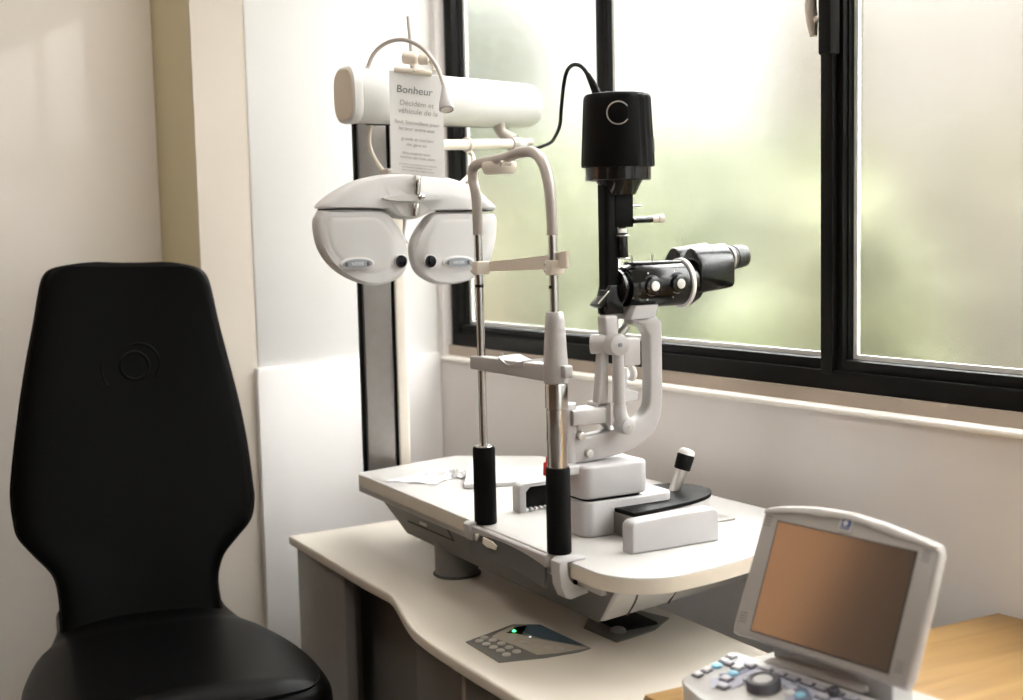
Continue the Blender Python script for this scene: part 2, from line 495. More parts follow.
# ------------------------------------------------------------------ lower desk (refraction unit cabinet)
ZD = .656
desk = root('refraction_desk', (1.0, 1.9, 0), 'long low cream-topped desk with charcoal cabinets and a wavy front edge', 'desk')
front = [(.852, 2.462), (.849, 2.36), (.849, 2.2), (.849, 2.08), (.851, 2.02), (.852, 1.985), (.846, 1.95), (.834, 1.905), (.820, 1.855), (.809, 1.81), (.802, 1.77), (.798, 1.72), (.796, 1.65), (.796, 1.5), (.796, 1.292)]
def sm(pl, n):
    return [(p[0], p[1]) for p in resample([(x, y, 0) for x, y in pl], n)]
fr = sm(front[3:14], 36)
pl = [(.852, 2.462)] + [(p[0], p[1]) for p in fr] + [(.796, 1.292), (1.175, 1.292), (1.175, 2.475)]
g = G().prism([(x, y, ZD - .018) for x, y in pl], (0, 0, .018), .004, 3)
obj('worktop', g, M['desk_top'], desk)
g = G().span((.868, 2.425, .0), (1.16, 2.447, ZD - .018), .002)
obj('end_panel', g, M['end_panel'], desk)
g = G().span((.862, 2.205, .0), (.882, 2.446, ZD - .019), .0015)
obj('end_panel', g, M['end_panel'], desk)
obj('knee_panel', G().span((.93, 1.66, .02), (.948, 2.3, ZD - .019), .001), M['dark_panel2'], desk)
obj('knee_panel', G().span((.905, 1.655, .02), (.915, 2.0, ZD - .019), .001), M['dark_panel2'], desk)
obj('cabinet_side', G().span((.818, 1.640, .0), (1.16, 1.6565, ZD - .019), .001), M['tan_edge'], desk)
obj('cabinet_body', G().span((.835, 1.31, .02), (1.16, 1.639, ZD - .019), .001), M['dark_panel'], desk)
d = obj('cabinet_door', G().span((.815, 1.312, .03), (.834, 1.639, ZD - .024), .0015), M['dark_panel'], desk)
obj('knee_lock', G().disc((.9055, 1.765, .515), (-1, 0, 0), .005, .004, .001, 14), M['chrome'], desk)
# dark slide plate under the table
g = G().prism([(1.022, 1.568, ZD), (1.018, 1.65, ZD), (1.06, 1.70, ZD), (1.134, 1.674, ZD), (1.15, 1.62, ZD), (1.10, 1.585, ZD)], (0, 0, .003), .001, 2)
sp = obj('slide_plate', g, M['pad'], desk)
g = G().span((1.05, 1.60, ZD + .003), (1.115, 1.665, ZD + .007), .001)
obj('plate_recess', g, M['black_matte'], sp)
obj('plate_pin', G().ball((1.045, 1.60, ZD + .006), (.012, .012, .006), 16), M['tray_mid'], sp)
# control panel let into the worktop
PZ = ZD + .0006
cp = obj('control_panel', G().prism([(.842, 1.687, ZD - .001), (.938, 1.722, ZD - .001), (.972, 1.700, ZD - .001), (.977, 1.566, ZD - .001), (.955, 1.562, ZD - .001), (.905, 1.566, ZD - .001), (.84, 1.583, ZD - .001)], (0, 0, .0028), .0006, 2), M['pad'], desk)
PT = ZD + .0019
def flat(name, pts, m, h=.0006):
    return obj(name, G().prism([(x, y, PT) for x, y in pts], (0, 0, h)), m, cp)
flat('tan_field', [(.882, 1.684), (.905, 1.700), (.936, 1.714), (.918, 1.685), (.928, 1.65), (.955, 1.60), (.972, 1.567), (.925, 1.571), (.898, 1.580), (.893, 1.63)], M['pad_tan'])
flat('display', [(.928, 1.70), (.956, 1.706), (.970, 1.695), (.973, 1.58), (.960, 1.60), (.940, 1.64), (.934, 1.67)], M['lcd_blue'], .001)
flat('led_window', [(.909, 1.688), (.936, 1.703), (.951, 1.700), (.926, 1.672)], M['black_matte'], .001)
obj('green_led', G().ball((.921, 1.687, PT + .0015), (.0030, .0028, .0018), 14), M['led_green'], cp)
obj('white_led', G().ball((.928, 1.652, PT + .001), (.002, .002, .001), 12), M['led_white'], cp)
bs = [(.858, 1.676), (.871, 1.685), (.860, 1.658), (.876, 1.668), (.862, 1.640), (.879, 1.648), (.863, 1.622), (.880, 1.627), (.862, 1.602), (.880, 1.606), (.902, 1.66), (.906, 1.635), (.915, 1.612), (.925, 1.596), (.938, 1.584)]
for i, (x, y) in enumerate(bs):
    obj('button', G().lathe([(.0062, 0), (.0062, .0016), (.005, .0024)], (x, y, PT), (0, 0, 1), 16), M['panel_key'], cp)

# ------------------------------------------------------------------ instrument table
ZT = .80; TT = .0225
tab = root('instrument_table', (1.10, 1.9, ZD), 'white swing instrument table with cream edge on a grey pillar above the low desk', 'table')
# tabletop outline with rounded front corners
def arc(c, r, a0, a1, n):
    return [(c[0] + r * cos(radians(a0 + (a1 - a0) * i / n)), c[1] + r * sin(radians(a0 + (a1 - a0) * i / n))) for i in range(n + 1)]
pl = arc((.996, 1.464), .079, 180, 268, 14)
pl = [(p[0], p[1]) for p in pl] + [(1.06, 1.392), (1.13, 1.407), (1.25, 1.455), (1.338, 1.555), (1.341, 1.63), (1.334, 1.759), (1.326, 1.93), (1.318, 2.08)] + [(1.30, 2.20), (1.285, 2.235), (1.15, 2.335), (1.115, 2.328)] + [(.958, 2.288)] + arc((.945, 2.264), .022, 95, 180, 5)
g = G().prism([(x, y, ZT - TT) for x, y in pl], (0, 0, TT), .002, 2)
obj('tabletop', g, M['top_white'], tab)
g = G()
cx, cy = 1.13, 1.85
def ring_out(pl, zz, k):
    return [(cx + (x - cx) * k, cy + (y - cy) * k, zz) for x, y in pl]
# cream edge band wrapped around the rim
g.loft([ring_out(pl, ZT - TT + .001, 1.0008), ring_out(pl, ZT - TT + .001, 1.0022), ring_out(pl, ZT - .0022, 1.0022), ring_out(pl, ZT - .0022, 1.0008)], caps=False)
obj('edge_band', g, M['edge_band'], tab, ang=60)
# thin carrier plate and tapered tray
obj('carrier_plate', G().span((.928, 1.46, ZT - TT - .013), (1.26, 2.283, ZT - TT), .002), M['tray'], tab)
top = [(.934, 1.432, .776), (1.305, 1.495, .776), (1.262, 2.215, .776), (.934, 2.215, .776)]
bot = [(.970, 1.528, .704), (1.275, 1.592, .704), (1.235, 2.165, .704), (.970, 2.165, .704)]
g = G().hexa(bot, top, .008, 3)
tray = obj('tray', g, M['tray'], tab)
def on_front(y, s): return V((.934 + .036 * s - .0018, y, .776 - .072 * s))
obj('tray_front', G().hexa([(.9685, 1.531, .7045), (.9705, 1.531, .7045), (.9705, 2.162, .7045), (.9685, 2.162, .7045)], [(.9325, 1.436, .7755), (.9345, 1.436, .7755), (.9345, 2.212, .7755), (.9325, 2.212, .7755)], .0006), M['tray_dark'], tray)
g = G()
for (ya, sa, yb, sb) in [(2.19, .18, 1.94, .22), (1.94, .22, 1.94, .52), (2.19, .18, 2.19, .30), (2.12, .55, 1.94, .52)]:
    g.tube([on_front(ya, sa), on_front(yb, sb)], .0013, 6)
obj('flap_outline', g, M['seam'], tray)
obj('indicator', G().box(on_front(2.045, .40), (.003, .028, .006), None, .001), M['white_dot'], tray)
def on_end(x, s): return V((x, 1.432 + .170 * (x - .934) + (.0895 + .04 * (x - .97)) * s - .0010, .776 - .072 * s))
for x0, x1 in ((.975, 1.018), (1.052, 1.10)):
    obj('seam_strip', G().tube([on_end(x0, .02), on_end((x0 + x1) / 2 + .004, .5), on_end(x1, .97)], .0016, 6, 8), M['seam'], tray)
obj('pillar', G().lathe([(.0385, .0), (.0375, .002), (.0375, .06)], (1.000, 2.030, ZD), (0, 0, 1), 40), M['tray_mid'], tab)
obj('pillar_ring', G().torus((1.000, 2.030, ZD + .002), (0, 0, 1), .0390, .0022), M['seam'], tab)
# column bracket reaching out under the far edge
obj('column_bracket', G().span((.99, 2.20, ZT - TT - .028), (1.05, 2.42, ZT - TT - .014), .002), M['tray'], tab)

# ------------------------------------------------------------------ phoropter stand (column + white arm)
ps = root('phoropter_stand', (1.015, 2.385, ZT - TT - .014), 'brushed metal column carrying a fat white cylindrical arm by the back wall', 'instrument stand')
zb = ZT - TT - .014
obj('column', G().span((.974, 2.345, zb), (1.034, 2.375, 1.468), .004), M['alu'], ps)
obj('column_shade_edge', G().span((.9675, 2.345, zb), (.9738, 2.357, 1.466), .002), M['black_matte'], ps)  # side face's shade put in as a thin black piece
obj('column_groove', G().span((1.0345, 2.343, zb), (1.0385, 2.37, 1.466), .0005), M['black_matte'], ps)
obj('column_fin', G().span((1.039, 2.342, zb), (1.062, 2.375, 1.466), .004), M['cream'], ps)
A = V((.834, 2.060, 1.463)); B = V((1.300, 2.268, 1.470)); ad = (B - A).normalized()
sd = ad.cross(Zd).normalized(); ud = sd.cross(ad)
def squircle(c, rs, ru, e, n=40, sh=0.):
    out = []
    for i in range(n):
        t = 2 * pi * i / n; cc, ss = cos(t), sin(t)
        out.append(c + sd * rs * math.copysign(abs(cc) ** (2 / e), cc) + ud * ru * math.copysign(abs(ss) ** (2 / e), ss) - ad * sh * rs * math.copysign(abs(cc) ** (2 / e), cc))
    return out
L = (B - A).length
rings = []
for h, k in [(.022, .97), (.026, 1.0), (L - .06, .93), (L - .032, .92), (L - .018, .90), (L - .012, .86), (L - .010, .76)]:
    rings.append(squircle(A + ad * h, .044 * k, .0445 * k, 2.35, 40, .5 if h < .03 else 0.))
obj('arm', G().loft(rings), M['white_arm'], ps)
rings = [squircle(A + ad * h, .0455 * k, .0460 * k, 3.2, 40, .5) for h, k in [(.0, .90), (.003, .97), (.010, 1.0), (.020, 1.0), (.022, .97)]]
ec = obj('end_cap', G().loft(rings), M['white_arm'], ps)
rings = [squircle(A + ad * h, .0455 * k, .0460 * k, 3.2, 40, .5) for h, k in [(-.0015, .86), (.0, .89), (.002, .89)]]
obj('cap_face', G().loft(rings), M['cap_beige'], ec)
obj('arm_seam', G().tube([A + ad * .06 - ud * .0445 - sd * .008, B - ad * .06 - ud * .0405 - sd * .008], .0018, 8), M['seam'], ps)
c0 = A + ad * .17
obj('swivel', G().cyl(V((1.005, 2.36, 1.466)), V((1.005, 2.36, 1.505)), .028, .028, .003).box(V((.995, 2.26, 1.488)), (.05, .22, .022), None, .004), M['alu'], ps)
# crossbar and its bracket below the arm
b0 = V((.955, 2.075, 1.384)); b1 = V((1.236, 2.198, 1.395))
obj('crossbar', G().tube([b0, b1], .0092, 20), M['cream'], ps)
obj('bar_collar', G().cyl(b1 - (b1 - b0).normalized() * .03, b1 - (b1 - b0).normalized() * .016, .0135, .0135, .002), M['bow'], ps)
obj('bar_joint', G().cyl(b1 - (b1 - b0).normalized() * .016, b1 + (b1 - b0).normalized() * .012, .012, .010, .003), M['white_pl'], ps)
obj('joint_knob', G().cyl(b1 + V((.010, .006, .002)), b1 + V((.034, .018, .004)), .008, .007, .002), M['bow'], ps)
bt = V((1.196, 2.206, 1.434))
g = G().hexa([bt + V((-.014, -.012, -.002)), bt + V((.016, .002, -.002)), bt + V((.010, .016, -.002)), bt + V((-.018, .002, -.002))],
             [bt + V((-.022, -.014, .020)), bt + V((.018, .004, .020)), bt + V((.012, .018, .020)), bt + V((-.026, .002, .020))], .002)
g.tube([bt + V((0, 0, 0)), bt + V((.006, .0, -.018)), b1 + V((-.018, -.008, .006))], [.012, .010, .012], 14, 8)
obj('bar_bracket', g, M['bow'], ps)
g = G().torus(V((1.095, 2.137, 1.3895)), (b1 - b0), .0108, .003, 24, 8)
g.tube([(1.096, 2.130, 1.377), (1.102, 2.13, 1.368), (1.097, 2.12, 1.352), (1.078, 2.10, 1.334), (1.05, 2.08, 1.318)], .0042, 10, 24)
obj('hose', g, M['cream'], ps)
obj('hose', G().tube([(.908, 2.108, 1.43), (.897, 2.104, 1.41), (.892, 2.096, 1.385), (.896, 2.082, 1.36), (.908, 2.066, 1.335), (.92, 2.06, 1.32)], .0035, 10, 24), M['cream'], ps)

# ------------------------------------------------------------------ phoropter head hanging from the crossbar
ph = root('phoropter', (.935, 2.06, 1.25), 'white twin-lobed phoropter head hanging below the white arm beside the wall', 'phoropter')
LL = [(0.775, 1.279), (0.818, 1.278), (0.861, 1.278), (0.882, 1.276), (0.899, 1.264), (0.916, 1.242), (0.925, 1.218), (0.926, 1.195), (0.918, 1.175), (0.903, 1.163), (0.871, 1.155), (0.843, 1.159), (0.812, 1.173), (0.789, 1.193), (0.773, 1.219), (0.767, 1.248), (0.768, 1.267)]
RL = [(1.088, 1.267), (1.091, 1.236), (1.082, 1.199), (1.066, 1.173), (1.039, 1.157), (1.008, 1.151), (0.972, 1.154), (0.945, 1.171), (0.935, 1.199), (0.938, 1.227), (0.956, 1.256), (0.975, 1.271), (1.005, 1.272), (1.052, 1.271)]
TB = [(0.775, 1.2815), (0.79, 1.299), (0.819, 1.316), (0.854, 1.329), (0.898, 1.335), (0.97, 1.333), (1.016, 1.325), (1.053, 1.311), (1.077, 1.292), (1.088, 1.2735), (0.987, 1.274), (0.968, 1.271), (0.937, 1.261), (0.908, 1.265), (0.887, 1.278), (0.826, 1.281)]
def dense(pl, n, flat_idx=()):
    pts = [V((x, 0, z)) for x, z in pl]
    m = len(pts); out = []
    for i in range(m):
        a, b, c, d = pts[(i - 1) % m], pts[i], pts[(i + 1) % m], pts[(i + 2) % m]
        for j in range(n):
            f = j / n
            if i in flat_idx: out.append(b.lerp(c, f))
            else: out.append(.5 * ((2 * b) + (c - a) * f + (2 * a - 5 * b + 4 * c - d) * f * f + (3 * b - a - 3 * c + d) * f ** 3))
    return out
def inset(pts, k):
    n = len(pts); out = []
    ar = sum(pts[i].x * pts[(i + 1) % n].z - pts[(i + 1) % n].x * pts[i].z for i in range(n))
    s = 1 if ar > 0 else -1
    for i in range(n):
        t = (pts[(i + 1) % n] - pts[(i - 1) % n]).normalized()
        nn = V((-t.z, 0, t.x)) * s
        out.append(pts[i] + nn * k)
    return out
def at_y(pts, y, c=None, k=1.):
    if c is None: return [V((p.x, y, p.z)) for p in pts]
    return [V((c.x + (p.x - c.x) * k, y, c.z + (p.z - c.z) * k)) for p in pts]
def centroid(pts): return sum(pts, V((0, 0, 0))) / len(pts)
yF = 2.025
for pl, fl, sx in ((LL, (0, 1, 2, 16), -1), (RL, (12, 13, 11), 1)):
    d = dense(pl, 5, fl); c = centroid(d)
    rings = [at_y(d, yF + .050, c, .80), at_y(d, yF + .044, c, .88), at_y(d, yF + .030, c, .955), at_y(d, yF + .018, c, .99), at_y(d, yF + .010, c, 1.0), at_y(d, yF + .005, c, .995), at_y(d, yF + .001, c, .975), at_y(d, yF - .003, c, .93)]
    lb = obj('lens_housing', G().loft(rings), M['white_pl'], ph, ang=50)
    c2 = c + V((.016 * sx, 0, .010))
    rings = [at_y(d, yF - .000, c2, .75), at_y(d, yF - .0031, c2, .735), at_y(d, yF - .0040, c2, .68), at_y(d, yF - .0043, c2, .60)]
    fp = obj('face_plate', G().loft(rings), M['white_pl'], lb, ang=50)
    bx = .831 if sx < 0 else 1.012
    yy = yF - .0058
    e = lambda a, b, y, n=28: [V((bx + a * cos(2 * pi * i / n), y, 1.192 - (0 if sx < 0 else .004) + b * sin(2 * pi * i / n))) for i in range(n)]
    obj('badge_rim', G().loft([e(.0295, .0108, yy + .001), e(.0295, .0108, yy - .0014), e(.027, .0088, yy - .0024)]), M['white_pl'], lb)
    bd = obj('badge', G().loft([e(.0255, .0078, yy - .002), e(.0255, .0078, yy - .0034)]), M['badge'], lb)
    for q in (-1, 1): obj('badge_dot', G().ball((bx + q * .0185, yy - .0038, 1.192 - (0 if sx < 0 else .004)), (.003, .001, .004), 12), M['badge_dark'], bd)
    obj('lettering', text_into('NIDEK', .0072, (bx, yy - .0041, 1.1895 - (0 if sx < 0 else .004)), (1, 0, 0), (0, 0, 1)), M['logo_white'], bd, smooth=False)
    ax = .908 if sx < 0 else .961
    obj('aperture', G().lathe([(.0118, .004), (.0118, -.001), (.0105, -.0022), (.0100, .001)], (ax, yF - .006, 1.193 - (0 if sx < 0 else .002)), (0, 1, 0), 28, False), M['white_pl'], lb)
    obj('lens', G().disc((ax, yF - .0048, 1.193 - (0 if sx < 0 else .002)), (0, -1, 0), .0102, .0018, .0005), M['lens'], lb)
d = dense(TB, 5, (9, 15, 14)); c = centroid(d)
rings = [at_y(d, yF + .060, c, .84), at_y(d, yF + .050, c, .92), at_y(d, yF + .034, c, .98), at_y(d, yF + .014, c, 1.0), at_y(d, yF + .003, c, .985), at_y(d, yF - .003, c, .95), at_y(d, yF - .006, c, .88)]
tb = obj('top_cover', G().loft(rings), M['white_pl'], ph, ang=50)
# sculpted ledge and hub in the middle of the cover
g = G().loft([[V((.935 + 1.12 * a * .052 * 1.0, yF - .004 + dy, 1.296 + b * .0055)) for a, b in [(cos(2 * pi * i / 24), sin(2 * pi * i / 24)) for i in range(24)]] for dy in (.006, -.006, -.010)])
obj('ledge', g, M['white_pl'], tb)
obj('seam_line', G().tube([(.772, yF + .006, 1.2798), (.80, yF - .001, 1.2798), (.86, yF - .001, 1.2793), (.885, yF, 1.277)], .0014, 6), M['seam'], tb)
obj('seam_line', G().tube([(.976, yF, 1.273), (1.0, yF - .001, 1.2733), (1.05, yF - .001, 1.2726), (1.086, yF + .006, 1.2722)], .0014, 6), M['seam'], tb)
obj('hub', G().cyl((.932, yF + .035, 1.318), (.932, yF + .035, 1.384), .011, .010, .002).span((.90, yF + .02, 1.326), (.965, yF + .06, 1.345), .004), M['bow'], ph)
rod = obj('centre_rod', G().cyl((.941, yF - .010, 1.332), (.938, yF - .012, 1.300), .006, .0055, .001).ball((.944, yF - .012, 1.297), (.0078, .0078, .0065), 18).cyl((.936, yF - .010, 1.286), (.934, yF - .010, 1.266), .006, .0075, .0015), M['chrome'], ph)
obj('hang_lever', G().tube([(.925, yF + .012, 1.262), (.923, yF + .010, 1.245), (.921, yF + .006, 1.232), (.9245, yF + .002, 1.222)], [.003, .0028, .0026, .0032], 10, 12), M['steel'], ph)
# near-point rod with its clip
rd = V((.943, 2.036, 0))
obj('reading_rod', G().tube([(.945, yF + .016, 1.33), (.946, 2.036, 1.50), (.943, 2.040, 1.59)], [.003, .003, .0024], 10, 10), M['bow'], ph)
clip = obj('card_clip', G().cyl((.924, 2.022, 1.5215), (.941, 2.006, 1.5185), .0105, .0105, .003).cyl((.944, 2.004, 1.518), (.957, 1.992, 1.5155), .0095, .0085, .003).cyl((.905, 2.016, 1.5015), (.962, 1.995, 1.4940), .0045, .0045, .0015), M['cream'], ph)
obj('clip_spring', G().tube([(.957, 1.992, 1.515), (.960, 1.985, 1.508), (.959, 1.981, 1.497)], .0035, 8, 8).tube([(.935, 2.02, 1.517), (.935, 2.0, 1.505), (.930, 1.995, 1.497)], .0025, 8, 8), M['cream'], clip)

# card hanging from the clip
cTL, cTR, cBL, cBR = V((.906, 2.0155, 1.503)), V((.965, 1.9535, 1.488)), V((.897, 2.0165, 1.3388)), V((.957, 1.9485, 1.3280))
cTL, cTR, cBL = V((.8975, 2.020, 1.5005)), V((.9785, 1.990, 1.4895)), V((.8910, 2.009, 1.3365))
cBR = cTR + cBL - cTL
cn = (cTR - cTL).cross(cBL - cTL).normalized()
if cn.y > 0: cn = -cn
card = root('reading_card', (cBL + cBR) / 2, 'white printed French reading card clipped to the rod in front of the white arm', 'card')
obj('sheet', G().prism([cTL - cn * .0008, cTR - cn * .0008, cBR - cn * .0008, cBL - cn * .0008], cn * .0008), M['card'], card, smooth=False)
xd = (cTR - cTL).normalized(); yd = cn.cross(xd)
H = (cBL - cTL).length; Wc = (cTR - cTL).length
def card_line(s, size, fx, fy, m, name):
    o = cTL.lerp(cTR, fx).lerp(cBL.lerp(cBR, fx), fy) + cn * .0006
    return obj(name, text_into(s, size, o, xd, yd), m, card, smooth=False)
card_line('Bonheur', .0168, .46, .205, M['ink'], 'heading')
for s, sz, fx, fy, m in [('Décidém et', .0118, .50, .325, 'ink_pale'), ('véhicule de la', .0118, .52, .402, 'ink_pale'),
                         ('Seul, bienveillant pour', .0082, .50, .505, 'ink_pale'), ('lecteur entre eux', .0082, .49, .567, 'ink_pale'),
                         ('grande et souriant', .0070, .50, .665, 'ink_pale'), ('des gens en', .0070, .48, .718, 'ink_pale'),
                         ('faire toujours avec', .0060, .48, .80, 'ink_pale'), ('lumière des mots clairs', .0060, .50, .842, 'ink_pale'),
                         ('premiers et souvent au soir ensuite', .0042, .50, .905, 'ink_pale'), ('un instant ensemble de la fin', .0042, .48, .935, 'ink_pale'), ('sur la route des villages voisins', .0042, .50, .965, 'ink_pale')]:
    card_line(s, sz, fx, fy, M[m], 'text_line')

# gooseneck lamp on the arm
gl = root('gooseneck_lamp', (.888, 2.088, 1.506), 'small white gooseneck reading lamp arched over the printed card', 'lamp')
obj('neck', G().tube([(.886, 2.088, 1.500), (.891, 2.066, 1.530), (.904, 2.038, 1.546), (.920, 2.006, 1.547), (.934, 1.966, 1.529), (.943, 1.936, 1.497), (.945, 1.916, 1.464)], .0033, 12, 48), M['bow'], gl)
obj('neck_socket', G().cyl((.886, 2.089, 1.496), (.888, 2.080, 1.513), .0055, .0045, .001), M['white_arm'], gl)
hd0 = V((.945, 1.916, 1.468)); hd1 = V((.939, 1.898, 1.428)); hx = hd1 - hd0
lh = obj('lamp_head', G().lathe([(.004, 0), (.005, .006), (.0075, .018), (.0105, .030), (.0118, .038), (.0118, .043), (.0095, .0445), (.0085, .042)], hd0, hx, 28), M['silver_l'], gl)
obj('lamp_lens', G().disc(hd0 + hx.normalized() * .0425, hx, .0085, .0012), M['cream'], lh)

# ------------------------------------------------------------------ chin rest frame clamped to the table edge
XR = .930; YL, YR = 1.785, 1.568
cr = root('chin_rest', (XR, 1.675, ZT - .01), 'chrome and grey chin rest frame with two black grips clamped to the white table edge', 'chin rest')
for y, ztop in ((YL, .918), (YR, .920)):
    obj('grip', G().lathe([(.0160, .8005), (.0170, .802), (.0170, ztop - .003), (.0155, ztop)], (XR, y, 0), (0, 0, 1), 36), M['rubber'], cr)
    obj('grip_collar', G().cyl((XR, y, ztop), (XR, y, ztop + .002), .014, .013), M['chrome'], cr)
rodL = obj('upright_rod', G().cyl((XR, YL, .91), (XR, YL + .002, 1.24), .0062, .0062), M['chrome'], cr)
obj('rod_mark', G().cyl((XR, YL + .0015, 1.158), (XR, YL + .0015, 1.1625), .0066), M['black_matte'], rodL)
rodR = obj('upright_rod', G().cyl((XR, YR, 1.12), (XR, YR + .002, 1.24), .0062, .0062), M['chrome'], cr)
obj('rod_mark', G().cyl((XR, YR + .0015, 1.164), (XR, YR + .0015, 1.1685), .0066), M['black_matte'], rodR)
# stepped height column under the near upright
obj('height_column', G().lathe([(.0142, .915), (.0142, .955), (.0148, .957), (.0148, .9995), (.0142, 1.0), (.0142, 1.001), (.0160, 1.002), (.0160, 1.033), (.0155, 1.035)], (XR, YR, 0), (0, 0, 1), 36), M['chrome'], cr)
obj('ferrule', G().lathe([(.0165, 1.036), (.0170, 1.038), (.0168, 1.06), (.0135, 1.118), (.0122, 1.130), (.0105, 1.1325)], (XR, YR, 0), (0, 0, 1), 36), M['silver'], cr)
obj('locking_pin', G().cyl((.945, 1.6215, .907), (.945, 1.619, .925), .0034, .0030, .001).cyl((.945, 1.6265, .897), (.945, 1.6255, .916), .0042, .0036, .001).cyl((.945, 1.6250, .905), (.940, 1.5760, .905), .0022), M['red'], cr, label='red locking pin')
# bow over the top
obj('top_bow', G().tube([(XR, YL + .002, 1.236), (XR, YL + .004, 1.29), (XR, YL + .014, 1.318), (XR, YL + .012, 1.334), (XR, YL - .006, 1.3405), (XR, 1.74, 1.3425), (XR, 1.69, 1.346), (XR, 1.655, 1.3505), (XR, 1.615, 1.348), (XR, 1.590, 1.331), (XR, 1.576, 1.30), (XR, 1.571, 1.262), (XR, 1.570, 1.236)], .0076, 18, 90), M['bow'], cr)
fl = obj('fixation_pad', G().lathe([(.006, .020), (.024, .018), (.0255, .014), (.0255, .008), (.022, .001), (.019, 0)], (XR + .012, 1.738, 1.3235), (0, 0, 1), 32), M['cream'], cr)
obj('pad_knob', G().cyl((XR + .004, 1.69, 1.338), (XR - .012, 1.69, 1.337), .0045, .0040, .001), M['steel'], cr)
# forehead band: curved strip
def strip(pts, z0f, z1f, th, n=40):
    c = resample(pts, n); rings = []
    for i, p in enumerate(c):
        t = (c[min(i + 1, n - 1)] - c[max(i - 1, 0)]); t.z = 0; t.normalize()
        s = V((t.y, -t.x, 0)) * th / 2
        f = i / (n - 1)
        a = z0f(f); b = z1f(f)
        rings.append([V((p.x, p.y, a)) - s, V((p.x, p.y, a)) + s, V((p.x, p.y, b)) + s, V((p.x, p.y, b)) - s])
    return G().loft(rings)
obj('forehead_band', strip([(XR + .010, YL + .012, 0), (XR + .030, 1.73, 0), (XR + .036, 1.675, 0), (XR + .028, 1.62, 0), (XR + .008, YR - .001, 0), (XR + .004, YR - .030, 0)], lambda f: 1.181 + .0115 * f, lambda f: 1.194 + .0215 * f ** .8, .004), M['band'], cr)
for y, z in ((YL, 1.188), (YR, 1.1935)):
    b = obj('band_clamp', G().span((XR - .008, y - .007, z - .011), (XR + .014, y + .010, z + .009), .002), M['cream'], cr)
    g = G()
    for dz in (-.006, .004): g.cyl((XR - .002, y + .009, z + dz), (XR - .009, y + .010, z + dz), .0024)
    obj('clamp_screw', g, M['steel'], b)
# chin bar with the shaped cup
g = G().hexa([(XR - .011, 1.583, 1.0375), (XR + .011, 1.583, 1.0375), (XR + .011, 1.803, 1.0345), (XR - .011, 1.803, 1.0345)],
             [(XR - .011, 1.583, 1.0605), (XR + .011, 1.583, 1.0605), (XR + .011, 1.803, 1.0545), (XR - .011, 1.803, 1.0545)], .002)
cb = obj('chin_bar', g, M['silver'], cr)
rings = []
for i in range(21):
    y = 1.636 + .074 * i / 20; f = sin(pi * i / 20)
    zt_ = 1.0625 - .009 * f
    rings.append([V((XR - .0115 - .002 * f, y, 1.053 - .004 * f)), V((XR + .024 + .010 * f, y, 1.053 - .004 * f)), V((XR + .024 + .010 * f, y, zt_)), V((XR + .008, y, zt_ - .005 * f)), V((XR - .012 - .003 * f, y, zt_ - .001))])
obj('chin_cup', G().loft(rings), M['silver_l'], cb)
obj('cup_pin', G().cyl((XR + .002, 1.724, 1.056), (XR + .002, 1.724, 1.0645), .0026), M['steel'], cb)
obj('bar_block', G().span((XR - .002, 1.541, 1.044), (XR + .011, 1.556, 1.061), .002), M['silver'], cb)
# clamp bracket on the table edge: arched lip plus end jaws
rings = []
for i in range(33):
    f = i / 32; y = YL + .016 - f * (YL + .016 - (YR - .004))
    k = sin(pi * min(1, max(0, f))) ** .8
    x0 = .9165 - .012 * 0; 
    zl = .784 + .010 * k
    rings.append([V((.905, y, zl)), V((.9115, y, zl)), V((.9115, y, .7990)), V((.9105, y, .8005)), V((.907, y, .8003)), V((.905, y, .7985))])
lip = obj('clamp_bracket', G().loft(rings), M['silver'], cr)
rings = []
for i in range(25):
    f = i / 24; y = 1.795 - f * .225; k = sin(pi * f)
    rings.append([V((.907, y, .752 + .008 * k)), V((.9115, y, .752 + .008 * k)), V((.9115, y, .786 + .008 * k)), V((.907, y, .786 + .008 * k))])
obj('clamp_apron', G().loft(rings), M['tray_dark'], cr)  # coloured dark grey for the shade under the lip
for y0, y1 in ((1.527, 1.551),):
    j = [(.9115, .8005), (.940, .8005), (.940, .8040), (.905, .8045), (.899, .801), (.8985, .79), (.901, .768), (.908, .752), (.916, .749), (.958, .757), (.958, .767), (.925, .767), (.918, .772), (.9125, .781)]
    jw = obj('clamp_jaw', G().prism([(x, y0 - .012, z) for x, z in j], (0, y1 - y0, 0), .0015, 2), M['silver_l'], cr)
    obj('jaw_screw', G().cyl((.93, y0 - .004, .757), (.93, y0 - .004, .776), .005, .005, .001), M['black_matte'], jw)
g = G().prism([(x, 1.783, z) for x, z in [(.9115, .8005), (.935, .8005), (.935, .8035), (.905, .8040), (.900, .801), (.901, .788), (.905, .777), (.9115, .777)]], (0, .020, 0), .0012, 2)
obj('clamp_jaw', g, M['tray'], cr)
obj('clamp_bolt', G().cyl((.908, 1.762, .787), (.899, 1.762, .787), .0055, .005, .001), M['steel'], cr)
obj('clamp_plate', G().prism([(.9045, y, z) for y, z in [(1.745, .781), (1.742, .791), (1.715, .790), (1.70, .786), (1.705, .779), (1.73, .778)]], (-.0025, 0, 0), .0008), M['cream'], cr)

